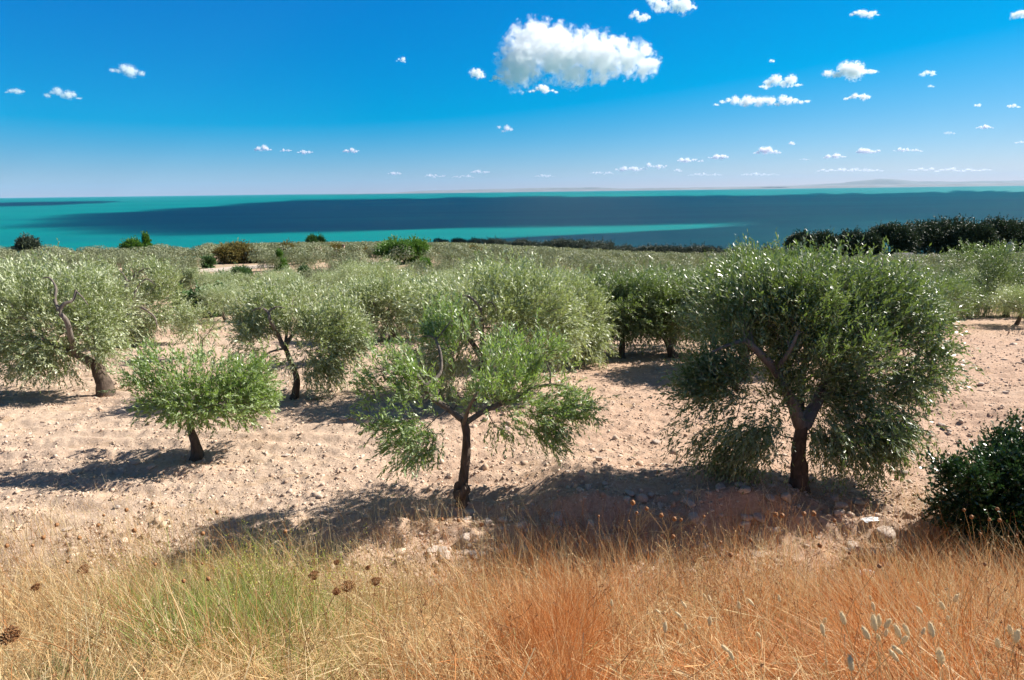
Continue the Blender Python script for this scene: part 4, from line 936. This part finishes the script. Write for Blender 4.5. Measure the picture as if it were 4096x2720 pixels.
tangle('tangled_straw', 62000, M_STRAW, rng, lambda x, y: fade(y)*(1-.7*orange_w(x, y))*patch(x+4, y+2), 1.0, 7.6)
def stalks(name, n, m, rng, keepf, y0, y1):
    x, y = scatter(n, y0, y1, rng, .8); k = rng.random(n) < keepf(x, y); B = Buf()
    for a, c in zip(x[k], y[k]):
        h = rng.uniform(.4, .85)*float(np.interp(c, [1, 2.4, 4, 8], [.5, .8, 1, .8])); p0 = np.array([a, c, gz(a, c)]); p1 = p0 + np.array([rng.normal()*.12-.08*h, rng.normal()*.1, h]); m_ = (p0+p1)/2 + rng.normal(size=3)*.02
        B.tube([p0, m_, p1], [.0032, .0026, .0018], 3, False); heads = [p1]
        for j in range(rng.integers(3, 8)):
            f = rng.uniform(.35, .95); q = p0 + (p1-p0)*f; e = q + np.array([rng.normal()*.10, rng.normal()*.08, rng.uniform(.06, .18)]); B.tube([q, (q+e)/2+rng.normal(size=3)*.008, e], [.0018, .0015, .0012], 3, False); heads.append(e)
        H_ = np.repeat(np.array(heads), 8, 0); q = rdir(rng, len(H_)); leaves(B, H_, q, rdir(rng, len(H_)), rng.uniform(.010, .018, len(H_)), np.full(len(H_), .006), rng)
    tag(obj(name, B.mesh(name, m)), kind='stuff')
stalks('dry_weed_stalks', 520, M_BROWNSTEM, rng, lambda x, y: .25+.75*sstep(.4, .6, vnoise2(x*.8, y*.8, 131)), 1.6, 8.0)
stalks('pale_weed_stalks', 260, M_PALE, rng, lambda x, y: .25+.75*sstep(.4, .6, vnoise2(x*.8+7, y*.8, 133)), 1.6, 8.0)
tangle('tangled_orange_straw', 16000, M_ORANGE, rng, lambda x, y: fade(y)*.6*orange_w(x, y), 1.0, 7.4)
near_tree = lambda x, y: np.max([np.exp(-((x-hx)**2 + (y-hy+.2)**2)/.9) for hx, hy in HERO_XY], 0)
litter('field_straw', 60000, M_ORANGE, rng, lambda x, y: .05*sstep(.5, .7, vnoise2(x*.8, y*1.1, 93)) + .75*near_tree(x, y), 7.5, 20, .06, .22, .003, .006, 1.3)
litter('field_weeds', 26000, M_GREEN, rng, lambda x, y: .10*sstep(.62, .8, vnoise2(x*.6, y*.8, 95)), 8.5, 40, .04, .14, .006, .012, 1.3)
grass('field_edge_grass', 9000, lambda x, y: .8*sstep(.42, .6, vnoise2(x*1.1, y*1.6, 97)), M_STRAW, .10, .45, .003, .005, -.05, rng, 6.6, 9.3, 1.0, .4)

# ------------------------------------------------------------------ single dry flowers and seed heads
def at_height(px, py, h):
    d = ray(px, py); tt = np.linspace(1.0, 16, 1500); P = np.array([0, 0, CZ]) + tt[:, None]*d
    k = np.argmax(P[:, 2] - Hgt(P[:, 0], P[:, 1], False) < h); return P[k]
def stem_pts(b, h, rng, bow=.12):
    m_ = (b+h)/2 + np.array([rng.normal()*bow, rng.normal()*bow*.5, .05]); return smooth_path([b, m_, h], 4)
c8 = lambda X_, Y_: ((2048+X_/1.1528)/4, (2000+Y_/1.1528)/4)
c7 = lambda X_, Y_: (X_/1.1528/4, (2000+Y_/1.1528)/4)
rng = np.random.default_rng(44)
def dry_flower(name, px, py, h, label, cat, group, headfn, sm, r=.0028, lean=(.12, .05)):
    hp = at_height(px, py, h)
    if headfn is globe: globe.r *= proj(hp)[2]/F
    bx, by = hp[0] + lean[0]*h + rng.normal()*.05, hp[1] - lean[1] + rng.normal()*.05
    base = np.array([bx, by, gz(bx, by)-.02]); root = empty(name, base, label, cat, group)
    p = stem_pts(np.zeros(3), hp-base, rng); b = Buf(); b.tube(p, np.linspace(r, r*.6, len(p)), 4); obj('stem', b.mesh('stem', sm), root)
    b = Buf(); headfn(b, p[-1], unit(p[-1]-p[-2])); obj('seed_head', b.mesh('seed_head', headfn.m), root); return root
def umbel(b, c, d):
    a1 = unit(np.cross(d, [0.3, 1, 0.2])); a2 = np.cross(d, a1); s = umbel.s
    for k in range(34):
        th = k*2.4; rr_ = math.sqrt((k+.5)/34)
        e = c + d*s*(1.25-.25*rr_) + (a1*math.cos(th)+a2*math.sin(th))*s*.75*rr_; m_ = c + d*s*.5 + (a1*math.cos(th)+a2*math.sin(th))*s*.72*rr_
        b.tube([c, m_, e], [.0012, .0014, .0012], 3, False)
        q = rdir(rng, 7); leaves(b, np.repeat([e], 7, 0) - q*.006, q, rdir(rng, 7), np.full(7, .016), np.full(7, .006), rng)
umbel.m = M_BROWNHEAD; umbel.s = .05
def globe(b, c, d):
    r = globe.r*rng.uniform(.8, 1.2); V = IV2*(1 + .12*rng.normal(size=(len(IV2), 1)))*r*np.array([1, 1, 1.15]); b.add(V + c + d*r*.9, IF2)
    q = rdir(rng, 40); leaves(b, np.repeat([c + d*r*.9], 40, 0) + q*r*.9, unit(q+d*.2), rdir(rng, 40), np.full(40, r*.45), np.full(40, r*.16), rng)
globe.m = M_BROWNHEAD; globe.r = .014
def bunny(b, c, d):
    s = bunny.s*rng.uniform(.75, 1.2); a1 = unit(np.cross(d, [0.3, 1, 0.2])); a2 = np.cross(d, a1); R3 = np.stack([a1, a2, d])
    V = IV2*(1 + .06*rng.normal(size=(len(IV2), 1)))*np.array([.34, .34, 1])*s; b.add(V @ R3 + c + d*s*.9, IF2)
    q = rdir(rng, 90); e = (q*np.array([.34, .34, 1])*s) @ R3 + c + d*s*.9
    leaves(b, e, unit(q @ R3*.5 + d), rdir(rng, 90), np.full(90, s*.38), np.full(90, s*.05), rng)
bunny.m = M_CREAM; bunny.s = .018
for k, (px, py, s, lb) in enumerate(((87, 573, .055, 'largest brown cup-shaped umbel, standing alone at the left in the dry grass'), (315, 580, .048, 'brown umbel at the left end of the middle group of umbels'),
        (347, 592, .050, 'dark brown nest-like umbel, lowest of the middle group'), (335, 594, .028, 'small brown umbel close left of the nest-like one'), (337, 565, .032, 'small brown umbel at the top of the middle group'),
        (369, 570, .026, 'thin brown umbel at the top right of the middle group'), (375, 586, .042, 'brown umbel at the right end of the middle group'), (481, 527, .036, 'brown umbel below the burl of the centre tree'), (38, 590, .034, 'faded brown umbel near the left edge'), (18, 637, .04, 'brown umbel low at the left edge'))):
    umbel.s = s*1.2; dry_flower('wild_carrot', px, py, .80, lb, 'dry flower', 'dried wild carrot umbels', umbel, M_BROWNHEAD, .0032)
GS = [c8(*q) for q in ((555, 20), (625, 45), (690, 75), (745, 95), (1220, 75), (1245, 80), (1350, 70), (1395, 70), (885, 80), (575, 65), (745, 175), (780, 97), (2085, 50), (2240, 48), (2250, 100), (2160, 160), (1560, 250), (1690, 310), (1100, 190), (1375, 150), (1425, 215), (1490, 100), (2200, 95), (2180, 300), (400, 78), (540, 100), (960, 200), (1010, 260), (2120, 85), (2330, 170))] + \
     [c7(*q) for q in ((265, 120), (478, 75), (453, 122), (940, 160), (370, 180), (200, 180), (30, 218), (625, 145), (585, 52), (1000, 62), (720, 300), (965, 370), (850, 380), (935, 297), (700, 20), (310, 290), (150, 215), (1320, 150), (2040, 95), (2110, 100))]
for k, (px, py) in enumerate(GS):
    globe.r = 2.0 if k < 8 else rng.uniform(1.1, 1.9)
    dry_flower('scabious_seed_head', px, py, rng.uniform(.90, 1.1), 'brown round scabious seed head on a thin dry stalk above the grass', 'seed head', 'brown round seed heads in the dry grass', globe, M_STRAW, .0022, (.22, .05))
BT = [c8(*q) for q in ((895, 455), (915, 470), (1020, 462), (1065, 435), (1115, 487), (1045, 503), (805, 500), (780, 540), (685, 525), (705, 610), (805, 600), (910, 580), (460, 488), (1000, 700), (1020, 738), (1655, 462), (1670, 510), (1890, 520), (1990, 505), (2040, 470), (1690, 585), (1675, 600), (1720, 590), (1720, 630), (1695, 650), (1790, 635), (1795, 660), (1830, 625), (1890, 620), (1940, 630), (1800, 710), (1780, 742), (2010, 555), (2320, 655), (2240, 680), (2300, 620), (1980, 755), (1565, 785), (1645, 640), (1145, 635), (1235, 468), (1440, 565), (1435, 620), (1535, 575))]
for px, py in BT:
    dry_flower('hare_tail_grass', px, py, rng.uniform(.76, .95), 'cream fluffy oval hare\'s-tail grass head among orange dry grass', 'grass head', 'cream hare\'s-tail grass heads', bunny, M_STRAW, .0016, (.2, .05))
# bare pale dead shrubs at the field edge
for k, (px, py, hpx, lb) in enumerate(((628, 545, 48, 'bare pale dead shrub with forking twigs in the shade right of the centre tree'), (668, 540, 34, 'second bare dead shrub, smaller, right of the taller one'), (560, 552, 30, 'low bare dead shrub near the tall orange grass clump'))):
    c = ground_at(px, py); s_ = proj(c)[2]/F*hpx; b = Buf()
    def twig(p, d, l, r, lev):
        q = p + d*l*.5 + rdir(rng, 1)[0]*l*.06; e = q + unit(d + rdir(rng, 1)[0]*.2)*l*.5; b.tube([p, q, e], [r, r*.85, r*.7], 4, False)
        if lev:
            for j in range(3 if lev > 1 else 2): twig(e if j else q, unit(d*.9 + rdir(rng, 1)[0]*np.array([.8, .5, .45])), l*.62, r*.65, lev-1)
    for j in range(5): twig(np.zeros(3), unit(np.array([rng.normal()*.5, rng.normal()*.3, 1])), s_*.5, .0055, 3)
    root = tag(obj('dead_shrub', b.mesh('dead_shrub', M_PALE), None, c), lb, 'dead shrub', 'bare dead shrubs at the field edge')

# ------------------------------------------------------------------ litter by the ditch
def rag(name, label, cat, px, py, sx_, sy_, hgt, m, seed):
    c = ground_at(px, py); n = 22; g = np.linspace(-1, 1, n); X_, Y_ = np.meshgrid(g, g)
    f = fbm2(X_*1.6+seed, Y_*1.6, 4, seed); ex = 1 + .35*(vnoise2(np.arctan2(Y_, X_)*1.5+5, X_*0+seed, seed)-.5)
    Xw = X_*sx_*ex; Yw = Y_*sy_*ex; Zw = hgt*(f*1.4-.2)*(1-.6*(X_**2+Y_**2)/2) + .03
    b = Buf(); i, j = np.meshgrid(np.arange(n-1), np.arange(n-1), indexing='ij'); i = i.ravel(); j = j.ravel(); T_ = np.stack([Xw, Yw, Zw], -1).reshape(-1, 3)
    Q = np.stack([i*n+j, i*n+j+1, (i+1)*n+j+1, (i+1)*n+j], 1); b.add(T_, Q); b.add(T_ - [0, 0, .004], Q[:, ::-1])
    tag(obj(name, b.mesh(name, m), None, c, rng.uniform(-.5, .5)), label, cat)
rag('cloth_rag', 'faded pink cloth rag lying in the ditch near the mastic bush', 'rag', 885, 558, .10, .07, .10, M_PINKR, 3)
rag('cloth_rag', 'crumpled grey cloth beside the pink rag', 'rag', 868, 558, .22, .10, .16, M_GREYR, 5)
rag('plastic_bag', 'white crumpled plastic sheet lying on the soil right of the largest tree', 'litter', 870, 522, .12, .06, .04, M_WHITE, 7)
rag('plastic_wrapper', 'blue and white crumpled wrapper below the pink rag', 'litter', 882, 568, .10, .06, .10, M_BLUEW, 9)
rag('plastic_bag', 'torn whitish plastic below the grey cloth', 'litter', 867, 577, .10, .06, .08, M_WHITE, 12)

# ------------------------------------------------------------------ clouds
def cloud_mat(name, dens, scale, puffs, k_=2.0, a_=6.6):
    m = bpy.data.materials.new(name); m.use_nodes = True; t = m.node_tree; t.nodes.remove(t.nodes['Principled BSDF'])
    v = t.nodes.new('ShaderNodeVolumePrincipled'); v.inputs['Color'].default_value = (1, 1, 1, 1); v.inputs['Anisotropy'].default_value = .25
    co = t.nodes.new('ShaderNodeTexCoord'); f = None
    for c, r in puffs:                       # distance to the nearest puff, 1 on its surface
        mp = t.nodes.new('ShaderNodeMapping'); mp.vector_type = 'TEXTURE'; mp.inputs['Location'].default_value = c; mp.inputs['Scale'].default_value = r
        t.links.new(co.outputs['Object'], mp.inputs[0]); ln = t.nodes.new('ShaderNodeVectorMath'); ln.operation = 'LENGTH'; t.links.new(mp.outputs[0], ln.inputs[0])
        f = ln.outputs['Value'] if f is None else math_n(t, 'MINIMUM', f, ln.outputs['Value'])
    n_ = noise(t, scale, 6, .62, co.outputs['Object'], .2)
    q = math_n(t, 'ADD', math_n(t, 'MULTIPLY', math_n(t, 'SUBTRACT', .98, f), k_), math_n(t, 'MULTIPLY', math_n(t, 'SUBTRACT', n_, .55), a_))
    t.links.new(mapr(t, q, 0, 1.1, 0, dens), v.inputs['Density']); t.links.new(v.outputs[0], t.nodes['Material Output'].inputs['Volume'])
    return m
CLOUD_ALT = 3300.0
def cloud(label, puffs, seed, group=None, soft=1.0, alt=CLOUD_ALT, maxd=44000):
    """puffs: (px, py, rx, ry) pixel ellipses; the flat base of the cloud lies at the cloud altitude."""
    rng = np.random.default_rng(seed); pf = np.array(puffs, float)
    if len(pf) > 12 and pf[:, 3].max() > 15:
        ex = []
        for (px, py, rx, ry) in pf:
            for j in range(3):
                a = rng.uniform(-.2, PI+.2); f = rng.uniform(.24, .4); ex.append((px+math.cos(a)*rx*.95, py-math.sin(a)*ry*.95, rx*f, ry*f))
        pf = np.array(list(pf)+ex)
    cx = (pf[:, 0].min()+pf[:, 0].max())/2; bot = (pf[:, 1]+pf[:, 3]).max()
    d = ray(cx, bot); D = min(alt/(d[2]/d[1]), maxd) if d[2] > 0 else maxd
    c0 = ray(cx, bot); c0 = c0/c0[1]*D + np.array([0, 0, CZ])
    med = float(np.median(pf[:len(puffs), 3])); S = D/F*max(2.0, med)                    # metres per local unit
    V = []; Fc = []; n = 0; loc = []
    for (px, py, rx, ry) in pf:
        c = ray(px, py); c = c/c[1]*(D + rng.normal()*rx*D/F*.3) + np.array([0, 0, CZ]); q = (c-c0)/S
        k = D/F/S; R3 = np.array([rx, max(ry, rx*.6), ry])*k; loc.append((q, R3)); V.append(IV2*R3*1.22 + q); Fc.append(IF2+n); n += len(IV2)
    b = Buf(); b.add(np.concatenate(V), np.concatenate(Fc)); me = b.mesh('tmp'); o = obj('tmp', me)
    md = o.modifiers.new('r', 'REMESH'); md.mode = 'VOXEL'; md.voxel_size = med*D/F/S/4.5
    dg = bpy.context.evaluated_depsgraph_get(); me2 = bpy.data.meshes.new_from_object(o.evaluated_get(dg)); bpy.data.objects.remove(o); me2.name = 'cloud'
    me2.materials.append(cloud_mat('cloud_vapour', 3.4*soft/S, 1.8, loc))
    o = obj('cloud', me2, None, c0, 0, S); tag(o, label, 'cloud', group); return o
def auto_puffs(cx, cy, w, h, seed):
    r = np.random.default_rng(seed); n = int(np.clip(w/h*2.2, 3, 16)); out = []
    for k in range(n):
        f = (k+.5)/n*2-1; e = math.sqrt(max(.08, 1-f*f)); ry = h*e*r.uniform(.3, .95)
        out.append((cx + f*w*.88, cy + h*.5 - ry*.75 + r.normal()*h*.22, max(ry*1.1, w/n*1.15), ry))
    return out
cloud('largest white cloud, a tall billowing cumulus right of the middle of the sky', [(520, 62, 22, 24), (535, 42, 24, 20), (548, 36, 14, 12), (560, 55, 26, 24), (585, 52, 22, 20), (575, 74, 20, 13), (602, 58, 22, 22), (600, 76, 12, 9), (628, 58, 20, 18), (645, 66, 14, 12), (655, 62, 6, 9), (508, 76, 10, 8), (505, 40, 4, 4), (622, 45, 10, 8)], 1)
for k, (cx, cy, w, h, lb) in enumerate(((478, 74, 8, 6, 'small ragged cloud at the far left of the largest cloud'), (499, 78, 11, 4.5, 'ragged cloud scrap touching the lower left of the largest cloud'), (543, 89, 17, 4.5, 'thin ragged cloud just under the largest cloud'),
        (672, 5, 28, 10, 'bright cloud cut off by the top edge right of the largest cloud'), (640, 17, 12, 5, 'ragged tail of the cloud at the top edge'), (865, 13, 17, 4.5, 'small ragged cloud at the top, upper right'), (850, 70, 30, 10, 'second largest cloud, flat-based, at the right'),
        (783, 82, 21, 9, 'rounded cloud left of the second largest cloud'), (763, 87, 4.5, 3, 'tiny puff beside the rounded cloud'), (762, 101, 55, 6.5, 'long thin cloud below the rounded cloud'), (857, 96, 15, 5, 'slanting cloud below the second largest cloud'),
        (928, 73, 10, 3.5, 'pale scrap of cloud right of the second largest cloud'), (127, 70, 20, 7, 'upper of the three thin clouds at the left'), (63, 94, 21, 6, 'middle one of the three thin clouds at the left'), (15, 91, 11, 3.5, 'faintest of the three thin clouds, at the left edge'),
        (401, 60, 6, 2.6, 'tiny lone cloud left of the largest cloud'), (505, 129, 9, 4, 'small faint cloud below the largest cloud'), (1018, 14, 6, 6, 'cloud scrap in the top right corner'),
        (263, 149, 10, 3.4, 'left of the three small clouds in a row low over the left sea'), (286, 150, 7, 2.6, 'middle of the three small clouds in a row low over the left sea'), (305, 151, 9, 3, 'right of the three small clouds in a row low over the left sea'), (351, 151, 9.5, 2.6, 'oval little cloud right of the row of three'),
        (767, 151, 16, 4, 'low cloud bank under the long thin cloud'), (690, 160, 15, 3.4, 'low puffy cloud nearest the middle of the right horizon'), (718, 157, 12, 3.2, 'low puffy cloud next right of the nearest one'), (835, 156, 13, 3.2, 'small flat cloud low at the right'),
        (868, 151, 14, 4, 'small domed cloud low at the right'), (908, 150, 17, 2.2, 'thin streak of cloud low at the right'), (792, 143, 4, 2, 'tiny puff above the low cloud bank'), (985, 127, 10, 2.4, 'thin cloud streak near the right edge'), (950, 133, 7, 1.8, 'smaller streak left of the one near the right edge'),
        (978, 105, 4, 2, 'tiny puff above the streaks at the right edge'), (1014, 106, 8, 2.4, 'slanting wisp at the right edge'), (772, 60, 2.2, 2.8, 'speck of cloud above the rounded cloud'), (1019, 142, 5, 1.8, 'wisp at the right edge over the low clouds'), (931, 86, 4, 2, 'tiny scrap below the pale scrap at the right'))):
    faint = cx < 140 or cx in (505, 928, 931, 950)
    cloud(lb, auto_puffs(cx, cy, w, h, 10+k), 10+k, None, .35 if faint else .8)
for k, (cx, cy, w, h) in enumerate(((395, 173, 8, 2.2), (435, 175.5, 12, 2.2), (480, 172, 11, 2.4), (463, 176, 13, 2), (630, 169, 17, 3.2), (655, 166, 14, 3), (602, 173, 14, 1.8), (678, 170, 5, 2.4), (760, 174, 22, 2), (850, 170, 38, 2.4), (950, 169.5, 48, 2.6), (705, 174.5, 20, 1.7), (545, 176, 12, 1.6), (805, 159, 7, 1.4))):
    cloud('small pale cloud in the broken band low along the horizon', auto_puffs(cx, cy, w, h, 60+k), 60+k, 'pale clouds low along the horizon', .5)

# clouds above the frame that throw the blue shadows on the sea
M_SHEET = bpy.data.materials.new('cloud_sheet_vapour'); M_SHEET.use_nodes = True; t = M_SHEET.node_tree; t.nodes.remove(t.nodes['Principled BSDF'])
v = t.nodes.new('ShaderNodeVolumePrincipled'); v.inputs['Color'].default_value = (1, 1, 1, 1); v.inputs['Density'].default_value = .011; t.links.new(v.outputs[0], t.nodes['Material Output'].inputs['Volume'])
def sheet(label, poly, alt, thick=300.0):
    P = np.array(poly, float); Q = []
    for k in range(len(P)):                  # subdivide and ruffle the outline
        a, b_ = P[k], P[(k+1) % len(P)]; n = max(2, int(np.hypot(*(b_-a))/7))
        Q += [a + (b_-a)*f for f in np.arange(n)/n]
    Q = np.array(Q); r = np.random.default_rng(len(P)); Q[:, 1] += r.normal(size=len(Q))*.75
    Q[:, 1] += -np.interp(Q[:, 0], [0, 256, 512, 768, 1024], [200, 193, 190, 188.5, 187.3]) + 190.4 + (512-Q[:, 0])*.01257
    G = np.array([ray(*q) for q in Q]); G = G*(CZ/-G[:, 2])[:, None] + np.array([0, 0, CZ]); G = G + SUN*(alt/SUN[2]); n = len(G)
    b = Buf(); lo = G.copy(); hi = G.copy(); hi[:, 2] += thick*np.interp(Q[:, 0], [560, 760, 920], [1, .75, .45]); b.add(np.vstack([lo, hi]), [[k, (k+1) % n, n+(k+1) % n, n+k] for k in range(n)])
    b.add(hi, [list(range(n))]); b.add(lo, [list(range(n))[::-1]])
    c = G.mean(0); me = b.mesh('cloud', M_SHEET); me.transform(Matrix.Translation((-c[0], -c[1], -c[2])))
    import bmesh; bm = bmesh.new(); bm.from_mesh(me); bmesh.ops.remove_doubles(bm, verts=bm.verts, dist=.01); bmesh.ops.recalc_face_normals(bm, faces=bm.faces); bm.to_mesh(me); bm.free()
    tag(obj('cloud', me, None, c), label, 'cloud')
sheet('broad high cloud sheet above the picture, shading the wide blue band of sea', [(160, 214), (185, 211), (215, 211), (240, 206), (262, 205.5), (282, 203.5), (300, 200.5), (360, 199), (512, 197), (700, 196.5), (1030, 194.5), (1180, 194.5), (1180, 222), (1030, 222), (900, 222), (781, 222), (700, 222.5), (564, 222.5), (512, 224.7), (420, 226.5), (347, 227.7), (310, 226), (252, 225.5), (235, 223), (173, 223), (185, 219), (165, 217), (172, 215)], 2800)
sheet('high cloud sheet above the picture, shading the blue wedge of sea near the right shore', [(530, 237), (575, 235), (640, 232.5), (700, 229.5), (770, 227), (781, 222.6), (1030, 222.6), (1180, 222.6), (1180, 268), (700, 268), (700, 245), (640, 243), (600, 241.5), (560, 239)], 1500, 200)
sheet('small high cloud above the picture, shading the shore water below the middle of the sea', [(470, 249), (520, 246.5), (600, 247), (699, 246), (699, 268), (470, 268)], 1500, 200)
sheet('long narrow high cloud above the left of the picture, shading a streak of far sea', [(-60, 206.5), (0, 205.5), (60, 204), (130, 203), (100, 205), (40, 207.5), (0, 209.5), (-60, 210)], 3700)
# ------------------------------------------------------------------ haze: thin even air round the whole place
B = Buf(); HZ = 35500.0; B.box((0, 15000, 360-3.5), (HZ, 20000+3000, 367)); m = bpy.data.materials.new('haze'); m.use_nodes = True; t = m.node_tree; t.nodes.remove(t.nodes['Principled BSDF'])
v = t.nodes.new('ShaderNodeVolumePrincipled'); v.inputs['Color'].default_value = (.36, .70, 1, 1); v.inputs['Density'].default_value = 1.0e-5; t.links.new(v.outputs[0], t.nodes['Material Output'].inputs['Volume'])
tag(obj('haze', B.mesh('haze', m)), kind='stuff')
